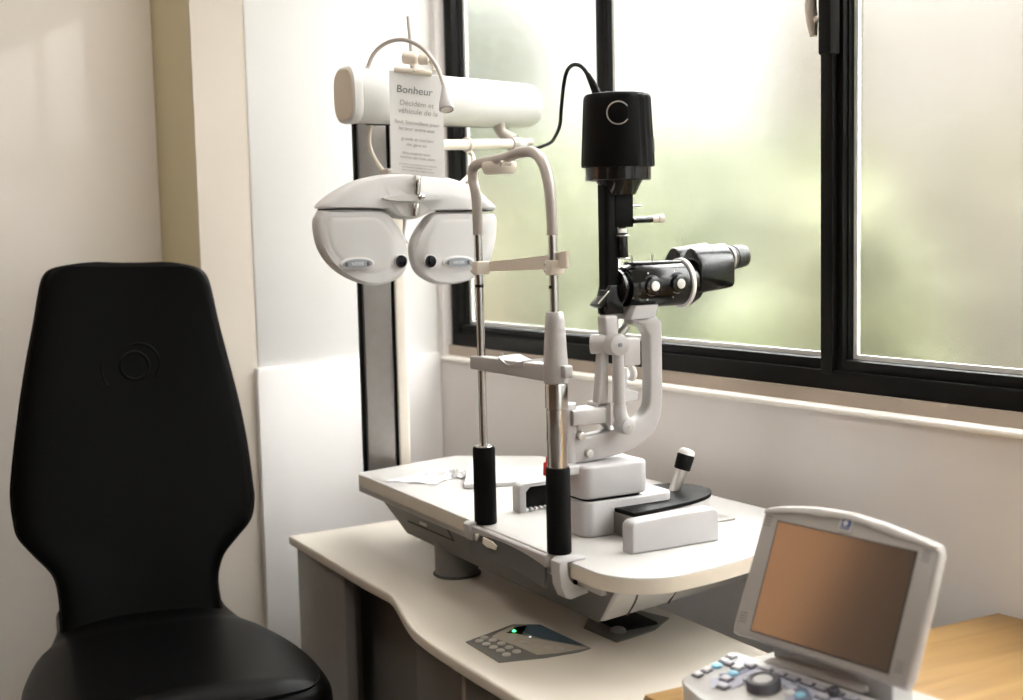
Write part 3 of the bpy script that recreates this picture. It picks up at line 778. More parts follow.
# ------------------------------------------------------------------ slit lamp
YC = 1.66
sl = root('slit_lamp', (1.10, YC, ZT), 'silver and black slit lamp microscope with tall black lamp tower standing on the white table', 'slit lamp')
def rr(x0, x1, y0, y1, r, n=6):
    return [(x, y) for x, y in arc((x0 + r, y0 + r), r, 180, 270, n) + arc((x1 - r, y0 + r), r, 270, 360, n) + arc((x1 - r, y1 - r), r, 0, 90, n) + arc((x0 + r, y1 - r), r, 90, 180, n)]
obj('base_block', G().prism([(x, y, .8005) for x, y in rr(1.000, 1.157, 1.612, 1.712, .018)], (0, 0, .0518), .003), M['silver_l'], sl)
obj('base_gap_shadow', G().prism([(x, y, .849) for x, y in rr(1.006, 1.104, 1.617, 1.705, .014)], (0, 0, .010)), M['black_matte'], sl)  # black block stands in for the shadow in the gap
ub = obj('cross_slide', G().prism([(x, y, .8560) for x, y in rr(1.000, 1.113, 1.612, 1.708, .016)], (0, 0, .048), .0045), M['silver_l'], sl)
obj('slide_ledge', G().span((.980, 1.626, .892), (1.004, 1.652, .906), .003), M['silver_l'], sl)
# console plate with rounded end and joystick
pc = [(1.050, 1.614), (1.053, 1.566)] + [(x, y) for x, y in sm([(1.095, 1.572), (1.16, 1.584), (1.21, 1.604), (1.238, 1.630), (1.248, 1.660), (1.240, 1.69), (1.215, 1.715), (1.17, 1.722)], 26)] + [(1.10, 1.722), (1.10, 1.614)]
pcs = [(p[0], p[1]) for p in pc]
cb_ = obj('console_body', G().prism([(1.14 + (x - 1.14) * .985, 1.64 + (y - 1.64) * .97, .8015) for x, y in pcs], (0, 0, .033), .001), M['silver_l'], sl)
obj('console_cover', G().prism([(x, y, .834) for x, y in pcs], (0, 0, .006), .0012), M['black_matte'], sl)
fr_ = [(1.0495, 1.613), (1.0525, 1.566)]
obj('console_front', G().span((1.0485, 1.566, .803), (1.0545, 1.613, .834), .0008), M['pad'], sl)
js = obj('joystick', G().tube([(1.193, 1.665, .838), (1.204, 1.662, .868), (1.2075, 1.662, .876)], [.0085, .0095, .0095], 20), M['steel'], sl)
j0, j1 = V((1.2065, 1.662, .871)), V((1.215, 1.660, .898))
obj('joystick_grip', G().lathe([(.0115, 0), (.0125, .001), (.0135, .022), (.0125, .024)], j0, j1 - j0, 28), M['rubber'], js)
jt = j0 + (j1 - j0).normalized() * .024
obj('joystick_cap', G().lathe([(.0128, 0), (.0128, .004), (.0105, .0075), (.004, .009)], jt, j1 - j0, 28), M['white_dot'], js)
# rail covers
oc = [(1.006, .8005), (1.006, .836)] + [(1.006 + .013 - .013 * cos(t), .836 + .0095 * sin(t)) for t in [radians(15 * i) for i in range(1, 7)]] + [(1.09, .8475), (1.142, .8475)] + [(1.142 + .011 * sin(t), .8365 + .011 * cos(t)) for t in [radians(18 * i) for i in range(1, 6)]] + [(1.153, .8005)]
obj('rail_cover', G().prism([(x, 1.501, z) for x, z in oc], (0, .026, 0), .003), M['silver_l'], sl)
inn = [(1.018, .8005), (1.018, .832), (1.026, .8395), (1.09, .8395), (1.138, .8395), (1.146, .832), (1.146, .8005)]
y0 = 1.815
g = G().prism([(x, y0 + .016, z) for x, z in oc], (0, .008, 0), .002)
ring = [(x, z) for x, z in oc] + [(x, z) for x, z in inn[::-1]]
g.prism([(x, y0, z) for x, z in ring], (0, .017, 0), .001)
rc = obj('rail_cover', g, M['silver_l'], sl)
obj('rail_inner', G().span((1.02, y0 + .0105, .802), (1.144, y0 + .0165, .838)), M['black_matte'], rc)
g = G()
for i in range(14): g.cyl((1.022 + i * .0088, y0 + .004, .803), (1.022 + i * .0088, y0 + .010, .803), .0026, .0026, 0, 10)
obj('rack_teeth', g, M['white_dot'], rc)
obj('axle', G().cyl((1.075, 1.53, .818), (1.075, 1.815, .818), .006), M['steel'], sl)
obj('slide_plate', G().span((1.06, 1.590, .8005), (1.252, 1.628, .8030), .0005), M['steel'], sl)
# pivot post
obj('pivot_post', G().cyl((1.000, YC, .904), (1.000, YC, .992), .017, .016, .003), M['silver'], sl)
# microscope arm (J shape)
jo = [(.999, .904), (1.056, .9065), (1.104, .915), (1.138, .932), (1.156, .959), (1.161, 1.0), (1.161, 1.101), (1.151, 1.110), (1.107, 1.108)]
ji = [(1.107, 1.101), (1.127, 1.096), (1.137, 1.082), (1.1375, .995), (1.130, .970), (1.110, .957), (1.075, .949), (1.033, .944), (.999, .943)]
def curve2(pl, flats, n):
    out = []
    pts = [V((x, 0, z)) for x, z in pl]; ext = [pts[0] * 2 - pts[1]] + pts + [pts[-1] * 2 - pts[-2]]
    for i in range(len(pts) - 1):
        a, b, c, d = ext[i:i + 4]
        for j in range(1 if i in flats else n):
            f = j / n
            out.append(.5 * ((2 * b) + (c - a) * f + (2 * a - 5 * b + 4 * c - d) * f * f + (3 * b - a - 3 * c + d) * f ** 3))
    out.append(pts[-1]); return out
po = curve2(jo, (5, 6, 7), 5) + curve2(ji, (0, 1, 2), 5)
obj('microscope_arm', G().prism([(p.x, 1.644, p.z) for p in po], (0, .024, 0), .004, 3), M['silver'], sl)
obj('cradle', G().prism([(x, 1.632, z) for x, z in [(1.096, 1.1085), (1.100, 1.118), (1.106, 1.1285), (1.146, 1.1285), (1.143, 1.120), (1.139, 1.1095)]], (0, .056, 0), .0015), M['silver_l'], sl)
for i, (x, z) in enumerate(((1.013, .945), (1.026, .918))):
    obj('arm_bolt', G().cyl((x, 1.646, z), (x, 1.636, z), .0065, .006, .0015), M['steel'], sl)
# illumination arm
il = obj('illumination_arm', G().prism([(x, 1.636, z) for x, z in [(.998, .961), (.998, .983), (1.052, .984), (1.056, .979), (1.053, .960)]], (0, .042, 0), .003), M['silver'], sl)
obj('arm_foot', G().span((1.014, 1.650, .935), (1.022, 1.664, .962), .001), M['steel'], il)
g = G().hexa([(1.044, 1.642, .982), (1.062, 1.642, .982), (1.062, 1.660, .982), (1.044, 1.660, .982)], [(1.053, 1.642, 1.07), (1.065, 1.642, 1.07), (1.065, 1.660, 1.07), (1.053, 1.660, 1.07)], .003)
g.hexa([(1.044, 1.642, .975), (1.066, 1.642, .945), (1.074, 1.674, .945), (1.044, 1.674, .975)], [(1.044, 1.642, .99), (1.066, 1.642, .99), (1.074, 1.674, .99), (1.044, 1.674, .99)], .002)
obj('tapered_upright', g, M['silver'], il)
rp = obj('side_rod', G().tube([(1.073, 1.632, 1.062), (1.075, 1.632, .985)], .0085, 20), M['silver'], il)
obj('rod_elbow', G().tube([(1.075, 1.632, .986), (1.0755, 1.632, .972), (1.081, 1.630, .958)], [.0095, .0105, .0105], 18, 8), M['silver_l'], rp)
obj('lower_pivot', G().cyl((1.082, 1.645, .9545), (1.082, 1.618, .9545), .0118, .0118, .0015), M['silver_l'], il)
obj('pivot_screw', G().cyl((1.082, 1.6185, .9545), (1.082, 1.6165, .9545), .003), M['steel'], il)
obj('upper_pivot', G().cyl((1.068, 1.655, 1.0745), (1.068, 1.618, 1.0745), .0158, .0158, .002), M['silver'], il)
obj('pivot_screw', G().cyl((1.068, 1.6185, 1.0745), (1.068, 1.6165, 1.0745), .0032), M['badge_dark'], il)
obj('pivot_barrel', G().cyl((1.046, 1.662, 1.0745), (1.07, 1.640, 1.0745), .0145, .0145, .002), M['silver'], il)
obj('tower_socket', G().hexa([(1.058, 1.640, 1.084), (1.081, 1.640, 1.084), (1.081, 1.662, 1.084), (1.058, 1.662, 1.084)], [(1.056, 1.640, 1.116), (1.080, 1.640, 1.116), (1.080, 1.662, 1.116), (1.056, 1.662, 1.116)], .004), M['silver'], il)
obj('prism_block', G().span((1.088, 1.640, 1.040), (1.119, 1.66, 1.0805), .003), M['silver'], sl)
obj('filter_wheel', G().cyl((1.118, 1.66, 1.0265), (1.112, 1.66, 1.0265), .0125, .0125, .002).cyl((1.106, 1.66, 1.0265), (1.096, 1.66, 1.0265), .0105, .0105, .002), M['white_dot'], sl)
obj('filter_plate', G().prism([(x, 1.648, z) for x, z in [(1.085, 1.036), (1.100, 1.036), (1.100, 1.006), (1.120, .999), (1.118, .988), (1.085, .984)]], (0, .02, 0), .0015), M['silver_l'], sl)
obj('link_pin', G().cyl((1.092, 1.66, 1.082), (1.108, 1.66, 1.098), .007, .006, .001), M['steel'], sl)
# lamp tower
lt = obj('lamp_tower', G().prism([(x, y, 1.125) for x, y in rr(1.067, 1.089, 1.648, 1.673, .005)], (0, 0, .19), .001), M['black_matte'], sl)
obj('tower_head', G().prism([(x, y, 1.243) for x, y in rr(1.080, 1.1155, 1.647, 1.673, .005)], (0, 0, .058), .001), M['black_matte'], sl)
obj('tower_foot', G().prism([(x, 1.646, z) for x, z in [(1.066, 1.117), (1.064, 1.142), (1.069, 1.16), (1.092, 1.16), (1.094, 1.117)]], (0, .028, 0), .002), M['black'], sl)
obj('mirror', G().box((1.0635, 1.660, 1.1385), (.028, .026, .006), (V((.73, 0, .68)), V((0, 1, 0)), V((-.68, 0, .73))), .0008), M['black'], sl)
obj('mirror_edge', G().box((1.0595, 1.6465, 1.1425), (.026, .0015, .002), (V((.73, 0, .68)), V((0, 1, 0)), V((-.68, 0, .73))), .0005), M['chrome'], sl)
obj('slit_knob', G().cyl((1.094, 1.648, 1.243), (1.094, 1.648, 1.234), .0055).cyl((1.094, 1.648, 1.235), (1.095, 1.648, 1.198), .0078, .0078, .001), M['black'], sl)
obj('slit_ring', G().cyl((1.094, 1.648, 1.241), (1.094, 1.648, 1.2335), .0066), M['white_dot'], sl)
obj('slit_scale', G().torus((1.0945, 1.648, 1.231), (0, 0, 1), .009, .0012, 24, 6).torus((1.095, 1.648, 1.198), (0, 0, 1), .009, .0012, 24, 6), M['steel'], sl)
obj('aperture_lever', G().cyl((1.112, 1.648, 1.2525), (1.146, 1.648, 1.2535), .0048), M['black'], sl)
obj('lever_knob', G().cyl((1.146, 1.648, 1.2535), (1.157, 1.648, 1.254), .0052, .0052, .0005).cyl((1.157, 1.648, 1.254), (1.1665, 1.648, 1.2545), .0064, .0064, .001), M['cream'], sl)
obj('tower_pin', G().cyl((1.114, 1.655, 1.2735), (1.132, 1.655, 1.2735), .0016), M['steel'], sl)
# lamp housing: finned drum on a collar
CL = V((1.0965, YC, 0))
g = G()
rings = []
nseg = 96
def drum(z, r, fin=True):
    out = []
    for i in range(nseg):
        t = 2 * pi * i / nseg
        rr_ = r
        deg = math.degrees(t) % 360
        if fin and 275 < deg < 350 or fin and 10 < deg < 170:
            rr_ = r - (.0022 if int(deg / 7.5) % 2 else 0)
        out.append(CL + V((rr_ * cos(t), rr_ * sin(t), z)))
    return out
rings = [drum(1.3295, .047, False), drum(1.3305, .0530, False), drum(1.334, .0537), drum(1.38, .0515), drum(1.426, .0493), drum(1.431, .0484, False), drum(1.4345, .0455, False), drum(1.436, .039, False)]
lh2 = obj('lamp_housing', G().loft(rings), M['black_matte'], sl, ang=30)
obj('housing_collar', G().lathe([(.0465, 1.3105), (.0480, 1.312), (.0480, 1.331)], CL, (0, 0, 1), 48), M['black'], sl)
obj('housing_cone', G().lathe([(.024, 1.290), (.0345, 1.3106), (.0345, 1.312)], CL + V((.001, 0, 0)), (0, 0, 1), 40), M['black'], sl)
bt2 = V((-.50, -.866, .045)); bo = CL + V((-.002, 0, 1.4025)) + bt2.normalized() * .0498
pb = obj('power_button', G().disc(bo, bt2, .0150, .0018, .0008), M['black_matte'], lh2)
obj('button_ring', G().torus(bo + bt2.normalized() * .0012, bt2, .0160, .0009, 36, 8, radians(35), radians(325), V((1, -.2, -.0))), M['bow'], pb)
g = G()
for a in (-48, -38, -29):
    t = radians(a); dd = V((cos(t), sin(t), 0))
    g.tube([CL + dd * .0522 + V((0, 0, 1.349)), CL + dd * .0513 + V((0, 0, 1.372))], .0016, 8)
obj('vent_slot', g, M['seam'], lh2)
# microscope body
m0 = V((1.112, YC, 1.1555)); m1 = V((1.206, YC, 1.1570)); md = (m1 - m0).normalized()
mb = obj('microscope_body', G().lathe([(.024, -.012), (.029, -.010), (.0325, 0), (.0335, .002), (.0335, .094)], m0, md, 56), M['black'], sl)
obj('objective', G().lathe([(.022, -.024), (.026, -.022), (.026, -.018), (.022, -.016), (.022, -.006)], m0, md, 40), M['black'], mb)
obj('white_ring', G().lathe([(.0345, .0905), (.0372, .091), (.0376, .0965), (.0345, .097)], m0, md, 56), M['white_dot'], mb, label='white ring')
obj('black_ring', G().lathe([(.0330, .0968), (.0360, .0972), (.0355, .104), (.030, .108)], m0, md, 56), M['black'], mb)
obj('body_top', G().span((1.112, 1.647, 1.1865), (1.201, 1.673, 1.1915), .002), M['black'], mb)
for x in (1.1185, 1.155):
    obj('guide_pin', G().cyl((x, 1.66, 1.190), (x, 1.66, 1.2015), .0014), M['steel'], mb)
for x, z in ((1.1320, 1.1565), (1.1780, 1.1580)):
    k = obj('magnification_knob', G().lathe([(.0165, 0), (.0165, .004), (.0135, .0045), (.0135, .011), (.0120, .012)], (x, 1.6330, z), (0, -1, 0), 36), M['black'], mb)
    obj('knob_cap', G().disc((x + .001, 1.6212, z), (0, -1, 0), .0072, .0012, .0004), M['white_dot'], k)
    obj('knob_arc', G().torus((x, 1.6286, z), (0, -1, 0), .0143, .0006, 14, 6, radians(200), radians(300), V((1, 0, 0))), M['steel'], k)
    for q, (dx, dz) in enumerate(((-.004, .0185), (-.0195, 0.001), (-.006, -.0195))):
        obj('index_dot', G().ball((x + dx, 1.6295 + (.003 if dz else 0) , z + dz), (.0016, .0012, .0016), 10), M['white_dot'], mb)
# binocular head: two prism housings with eyepieces
bh = obj('binocular_bridge', G().lathe([(.030, 0), (.030, .012), (.024, .018)], m0 + md * .104, md, 40).span((1.222, 1.63, 1.150), (1.252, 1.69, 1.192), .004), M['black'], sl)
def prism_housing(y0, sgn, nm):
    # cross-section in Y/Z, extruded along the optical axis
    w = .046
    sec = [(0, 1.148), (0, 1.184), (.004, 1.190), (.018, 1.2055), (.026, 1.2085), (.034, 1.2075), (.042, 1.200), (.046, 1.190), (.046, 1.152), (.040, 1.143), (.012, 1.1405), (.004, 1.143)]
    pts = [(1.218, y0 + sgn * u, z) for u, z in sec]
    h = obj('prism_housing', G().prism(pts, (.064, 0, .0065), .0025, 3), M['black'], bh)
    c = V((1.276, y0 + sgn * .0235, 1.1905))
    e = obj('eyepiece', G().lathe([(.0165, 0), (.0165, .008), (.0185, .009), (.0185, .014), (.0170, .015), (.0170, .020), (.0182, .021), (.0182, .030), (.0172, .031), (.0172, .038), (.0160, .042), (.0135, .0425)], c, V((1, .0, .08)), 40), M['eyepiece'], h)
    obj('eyepiece_ring', G().lathe([(.0188, .0095), (.0191, .0105), (.0191, .0125), (.0188, .0135)], c, V((1, 0, .05)), 40, False), M['bow'], e)
    return h
prism_housing(1.6245, 1, 'near')
prism_housing(1.7235, -1, 'far')

# black power cord from the lamp to the arm joint
pcd = root('power_cord', (1.066, 1.66, 1.434), 'thin black power cord looping from the lamp top across to the crossbar joint', 'cord')
obj('cable', G().tube([(1.063, 1.660, 1.434), (1.058, 1.676, 1.462), (1.063, 1.701, 1.477), (1.070, 1.733, 1.484), (1.082, 1.773, 1.48), (1.098, 1.811, 1.461), (1.126, 1.866, 1.429), (1.145, 1.902, 1.409), (1.170, 1.959, 1.394), (1.202, 2.035, 1.386), (1.224, 2.140, 1.381), (1.228, 2.18, 1.384)], .0030, 12, 90), M['black_matte'], pcd)
obj('strain_relief', G().tube([(1.0645, 1.66, 1.430), (1.060, 1.668, 1.450), (1.0585, 1.678, 1.464)], [.0065, .0055, .0036], 14, 10), M['rubber'], pcd)

# ------------------------------------------------------------------ papers on the table
pp = root('chin_paper_pad', (1.14, 2.14, ZT), 'white pad of chin rest papers lying on the table behind the black grips', 'paper pad')
g = G().prism([(x, y, ZT + .0005) for x, y in [(1.020, 2.036), (1.165, 1.985), (1.215, 2.10), (1.10, 2.175)]], (0, 0, .007), .001)
obj('paper_stack', g, M['paper'], pp)
obj('binding', G().hexa([(1.019, 2.034, ZT + .001), (1.045, 2.024, ZT + .001), (1.121, 2.169, ZT + .001), (1.100, 2.178, ZT + .001)], [(1.019, 2.034, ZT + .0085), (1.045, 2.024, ZT + .0085), (1.121, 2.169, ZT + .0085), (1.100, 2.178, ZT + .0085)], .001), M['paper'], pp)
tw = root('crumpled_tissue', (1.03, 2.17, ZT), 'crumpled thin white tissue lying flat beside the pad of papers', 'tissue')
def tissue(c, sx, sy, ang, seed, hgt):
    bm = bmesh.new(); n = 26; grid = []
    for i in range(n):
        row = []
        for j in range(n):
            u, v = i / (n - 1) - .5, j / (n - 1) - .5
            w = 1 + .35 * noise.noise(V((u * 3, v * 3, seed)))
            x, y = u * sx * w, v * sy * w
            h = abs(noise.noise(V((u * 5, v * 5, seed + 3)))) * hgt * (1.1 - 1.6 * max(abs(u), abs(v))) + .0008
            row.append(bm.verts.new((c[0] + x * cos(ang) - y * sin(ang), c[1] + x * sin(ang) + y * cos(ang), ZT + max(h, .0006))))
        grid.append(row)
    for i in range(n - 1):
        for j in range(n - 1): bm.faces.new([grid[i][j], grid[i + 1][j], grid[i + 1][j + 1], grid[i][j + 1]])
    bmesh.ops.solidify(bm, geom=bm.faces[:], thickness=.0004)
    g = G(); g.bm.free(); g.bm = bm
    return g
obj('tissue_sheet', tissue((1.022, 2.165), .13, .09, .6, 1.3, .013), M['paper'], tw)
obj('tissue_fold', tissue((1.062, 2.150), .06, .04, 1.0, 5.1, .026), M['paper'], tw)

# ------------------------------------------------------------------ oak desk
od = root('oak_desk', (1.18, .6, 0), 'light oak desk against the wall under the window, carrying the grey console', 'desk')
ZW = .696
obj('desk_top', G().prism([(.876, 1.286, ZW - .025), (.876, -.45, ZW - .025), (1.66, -.45, ZW - .025)][:0] + [(.876, -.45, ZW - .025), (1.676, -.45, ZW - .025), (1.4745, 1.288, ZW - .025), (.876, 1.286, ZW - .025)], (0, 0, .025), .0015), M['wood'], od)
obj('side_panel', G().span((.885, 1.255, 0), (1.455, 1.277, ZW - .0255), .001), M['wood_dark'], od)
obj('side_panel', G().span((.885, -.42, 0), (1.62, -.398, ZW - .0255), .001), M['wood_dark'], od)
obj('edge_strip', G().span((.8735, -.45, ZW - .0245), (.8765, 1.285, ZW - .003), .0005), M['wood_dark'], od)

# ------------------------------------------------------------------ console with tilting screen
HD = V((.1334, -.99106, 0)); BK = V((.99106, .1334, 0)); UP = V((.35931, .04836, .93197)); NN = V((-.92364, -.12432, .36255))
S0 = V((.984, 1.108, .78))
dv = root('biometry_console', (.99, 1.108, ZW), 'grey desktop measuring console with tilted brown screen and lavender keypad on the oak desk', 'console')
def S(u, v, w=0): return S0 + HD * u + UP * v + NN * w
def sarc(k=0, sh=0):
    b = [(-.124 + k, -.010 + k), (.1215 - k, -.012 + k)]
    t = [(.1250 - k, .0), (.1265 - k, .07), (.1255 - k, .132), (.121 - k, .1425 - k), (.09, .1475 - k), (.05, .1535 - k), (.0, .1575 - k), (-.05, .1555 - k), (-.095, .149 - k), (-.118 + k, .1435 - k), (-.1215 + k, .138), (-.1235 + k, .07), (-.1255 + k, .0)]
    return b + t
def sring(k, w): return [S(u, v, w) for u, v in sarc(k)]
sh = obj('screen_housing', G().loft([sring(.012, -.018), sring(.004, -.015), sring(.001, -.010), sring(0, -.003), sring(.0015, .0005), sring(.004, .002)]), M['device'], dv)
# raised pale rim across the top
rim = [(-.119, .1405), (-.095, .146), (-.05, .1525), (0, .1545), (.05, .1505), (.09, .1445), (.1205, .1395)]
low = [(.1205, .1355), (.09, .138), (.045, .1425), (.03, .1455), (.0, .1475), (-.022, .1465), (-.035, .1445), (-.06, .144), (-.095, .1395), (-.119, .135)]
obj('top_rim', G().prism([S(u, v, .0005) for u, v in rim + low], NN * .0045, .0012), M['device_l'], sh)
obj('screen_rim', G().prism([S(u, v, .0008) for u, v in [(-.0975, -.0015), (.0985, -.0015), (.0985, .1305), (-.0975, .1305)]], NN * .0016, .0003), M['screen_rim'], sh)
obj('screen', G().prism([S(u, v, .0012) for u, v in [(-.0955, .0), (.0965, .0), (.0965, .1290), (-.0955, .1290)]], NN * .0018, .0002), M['screen'], sh, smooth=False)
g = G()
for (u0, v0) in ((-.1115, .122), (.1095, .122), (-.112, .006), (.109, .004)):
    for i in range(4): g.tube([S(u0 - .005, v0 + i * .0035, .0022), S(u0 + .005, v0 + i * .0035, .0020)], .0004, 6)
obj('speaker_slots', g, M['seam'], sh)
em = obj('emblem', G().prism([S(u, v, .0020) for u, v in [(-.0095, .1335), (.0085, .1335), (.0085, .1495), (-.0095, .1495)]], NN * .0012, .0003), M['device_l'], sh)
obj('emblem_frame', G().prism([S(u, v, .003) for u, v in [(-.006, .1390), (.0050, .1390), (.0065, .1405), (.0065, .1475), (-.006, .1475)]], NN * .0006), M['logo_blue'], em)
obj('emblem_eye', G().disc(S(-.0005, .1435, .0036), NN, .0034, .0004), M['logo_white'], em)
obj('emblem_line', G().prism([S(u, v, .003) for u, v in [(-.0075, .1365), (.0045, .1362), (.0058, .1376), (.0058, .1390), (.0046, .1380), (-.0075, .1380)]], NN * .0006), M['logo_blue'], em)
# keyboard base
SL = radians(9)
KN = (Zd * cos(SL) - BK * sin(SL)).normalized(); FD = -(BK * cos(SL) + Zd * sin(SL))
K0 = V((.99, 1.1, .738))
def K(u, t, h=0): return K0 + HD * u + FD * t + KN * h
kt = [(-.150, .000), (-.1525, .062), (-.150, .076), (-.138, .085), (-.10, .098), (-.05, .106), (0, .108), (.05, .106), (.10, .098), (.138, .085), (.150, .076), (.1525, .062), (.150, .0)]
kpts = [K(u, t) for u, t in kt]
topr = [K(u, t) for u, t in kt] + [K(.150, -.012), K(-.150, -.012)]
botr = [V((p.x + (.003 if i < 13 else 0), p.y, ZW + .0004)) for i, p in enumerate(topr)]
cen = sum(topr, V((0, 0, 0))) / len(topr)
mid = [a.lerp(b, .25) for a, b in zip(topr, botr)]
topin = [cen + (p - cen) * .985 for p in topr]
topr2 = [p - KN * .003 for p in topr]
base = obj('keyboard_base', G().loft([botr, topr2, topin]), M['device_l'], dv, ang=55)
obj('rear_base', G().prism([S0 + HD * u + BK * b + Zd * (ZW + .0005 - S0.z) for u, b in [(-.135, -.006), (.132, -.006), (.146, .03), (.140, .07), (.12, .095), (-.10, .095), (-.135, .08)]], Zd * .034, .008, 4), M['device_d'], dv)
for u_ in (0.,):
    obj('hinge', G().prism([S0 + HD * (u_ - .085) + BK * b + Zd * (ZW + z - S0.z) for b, z in [(.022, .034), (.06, .034), (.052, .075), (.030, .115), (.022, .10)]], HD * .17, .003), M['tray'], dv)
obj('wrist_ridge', G().tube([K(-.100, -.012, -.001), K(-.085, -.014, .003), K(-.05, -.016, .0045), (K(0, -.017, .0045)), K(.036, -.017, .004), K(.04, -.017, .003)], [.003, .006, .0065, .0065, .0065, .005], 14, 20), M['device_l'], dv)
obj('cable', G().tube([S0 + HD * .13 + BK * .055 + Zd * (ZW + .018 - S0.z), S0 + HD * .160 + BK * .05 + Zd * (ZW + .012 - S0.z), S0 + HD * .185 + BK * .06 + Zd * (ZW + .004 - S0.z), S0 + HD * .25 + BK * .10 + Zd * (ZW + .004 - S0.z)], .003, 10, 24), M['black_matte'], dv)
def kpoly(name, pts, m, h=.0006, par=None, z=0):
    return obj(name, G().prism([K(u, t, z) for u, t in pts], KN * h), m, par or base)
kp = kpoly('keypad_field', [(-.132, .001), (.146, -.004), (.146, .05), (.10, .07), (.0, .076), (-.016, .050), (-.030, .030), (-.056, .016), (-.074, .024), (-.084, .062), (-.104, .074), (-.120, .058), (-.112, .030)], M['keypad'], .0008)
kpoly('keypad_band', [(-.118, .003), (-.096, .004), (-.100, .036), (-.113, .050), (-.121, .044), (-.108, .028)], M['keypad_dark'], .0012)
kpoly('keypad_arc', [(-.04, .012), (-.015, .014), (.006, .028), (.012, .05), (.0, .06), (-.012, .035)], M['keypad_dark'], .0012)
def key(u, t, w, d, m, rnd=False):
    if rnd:
        return obj('round_key', G().lathe([(w, 0), (w, .0022), (w * .8, .0032)], K(u, t, .0008), KN, 20), M[m], base)
    c = K(u, t, .0026)
    k = obj('key', G().box(c, (w, d, .0036), (HD, FD, KN), .0011, 2), M[m], base)
    obj('key_rim', G().box(K(u, t, .0012), (w + .003, d + .003, .0016), (HD, FD, KN), .0006, 1), M['key_dark'], k)
    return k
for u, t, m in ((-.139, .060, 'key_pale'), (-.1385, .046, 'key_pale'), (-.139, .016, 'key_pale'), (-.1405, .003, 'key_pale'), (-.129, .018, 'key')):
    key(u, t, .009, .008, m)
key(-.137, .031, .0062, 0, 'key_blue', True)
for u, t, m in ((-.094, .064, 'key'), (-.104, .049, 'key'), (-.113, .020, 'key_pale'), (-.105, .008, 'key')):
    key(u, t, .012, .010, m)
key(-.107, .035, .0062, 0, 'key_blue', True)
for i in range(8): key(-.084 + i * .0205, .0050 - .001 * (i % 2), .015, .0075, 'key')
key(-.080, .017, .014, .008, 'key')
key(.012, .020, .014, .008, 'key'); key(.035, .021, .014, .008, 'key')
key(-.010, .031, .0062, 0, 'key_blue', True); key(-.022, .034, .0062, 0, 'key_pale', True); key(-.028, .024, .006, 0, 'key', True)
key(-.083, .036, .006, 0, 'key', True)
key(.012, .062, .012, .01, 'key'); key(.04, .05, .012, .01, 'key'); key(.07, .05, .012, .01, 'key'); key(.1, .04, .012, .01, 'key')
obj('small_knob', G().lathe([(.0065, 0), (.0065, .006), (.0055, .008)], K(.018, .008, .0008), KN, 20), M['knob'], base)
dl = obj('dial', G().lathe([(.0195, 0), (.0195, .009), (.0178, .0115), (.0125, .012), (.0118, .0105)], K(-.056, .039, .0006), KN, 44), M['knob'], base)
obj('dial_cap', G().lathe([(.0115, .0085), (.0108, .0112), (.006, .0118)], K(-.056, .039, .0006), KN, 32), M['key_pale'], dl)

# ------------------------------------------------------------------ patient chair
CR = V((.995, -.0995, 0)); CF = V((-.0995, -.995, 0)); TH = radians(8)
CU = (Zd * cos(TH) - CF * sin(TH)).normalized(); CN = (CF * cos(TH) + Zd * sin(TH)).normalized()
CM = V((.563, 2.426, .55))
ch = root('patient_chair', (.545, 2.24, 0), 'black leather examination chair with waisted backrest standing before the beige panel', 'chair')
rows = [(-0.047, 0.652, 0.077, 0.648), (-0.081, 0.65, 0.105, 0.644), (-0.12, 0.644, 0.136, 0.635), (-0.138, 0.632, 0.151, 0.621), (-0.148, 0.606, 0.159, 0.593), (-0.16, 0.552, 0.167, 0.536), (-0.177, 0.482, 0.181, 0.46), (-0.192, 0.412, 0.195, 0.383), (-0.205, 0.342, 0.205, 0.307), (-0.216, 0.273, 0.21, 0.23), (-0.219, 0.237, 0.211, 0.193), (-0.217, 0.202, 0.201, 0.157), (-0.211, 0.17, 0.172, 0.126), (-0.187, 0.136, 0.146, 0.097), (-0.158, 0.098, 0.134, 0.060), (-0.150, 0.06, 0.135, 0.022), (-0.150, 0.015, 0.140, -0.015), (-0.152, -0.03, 0.15, -0.05)]
L_ = resample([(a, b, 0) for a, b, c, d in rows], 72); R_ = resample([(c, d, 0) for a, b, c, d in rows], 72)
def back_ring(i, k, t0, t1, e=2.6, n=44):
    a, b = L_[i], R_[i]
    A_ = CM + CR * a.x + CU * a.y; B_ = CM + CR * b.x + CU * b.y
    c = (A_ + B_) / 2; h = (B_ - A_) / 2 * k
    f = min(1, (i + 1.0) / 9) ** .5
    out = []
    for j in range(n):
        t = 2 * pi * j / n; cc, ss = cos(t), sin(t)
        x = math.copysign(abs(cc) ** (2 / e), cc); y = math.copysign(abs(ss) ** (2 / e), ss)
        curve = .018 * (x * x)                     # edges wrap forward a little
        th = (t1 if y > 0 else t0) * f
        out.append(c + h * x + CN * (y * th + curve - .01))
    return out
obj('backrest_cushion', G().loft([back_ring(i, .985, .006, .026) for i in range(72)]), M['leather'], ch, ang=70)
obj('backrest_shell', G().loft([back_ring(i, 1.0, .050, .004) for i in range(72)]), M['leather'], ch, ang=70)
# pressed ring emblem
def Bk(u, v, w=0): return CM + CR * u + CU * v + CN * w
eb = obj('emblem', G().torus(Bk(.008, .459, .0152), CN, .025, .0034, 40, 8), M['leather'], ch)
obj('emblem_arc', G().torus(Bk(.016, .462, .0152), CN, .037, .0030, 24, 8, radians(-50), radians(110), CR), M['leather'], eb)
obj('emblem_arc', G().torus(Bk(.0, .455, .0152), CN, .050, .0026, 14, 8, radians(165), radians(215), CR), M['leather'], eb)
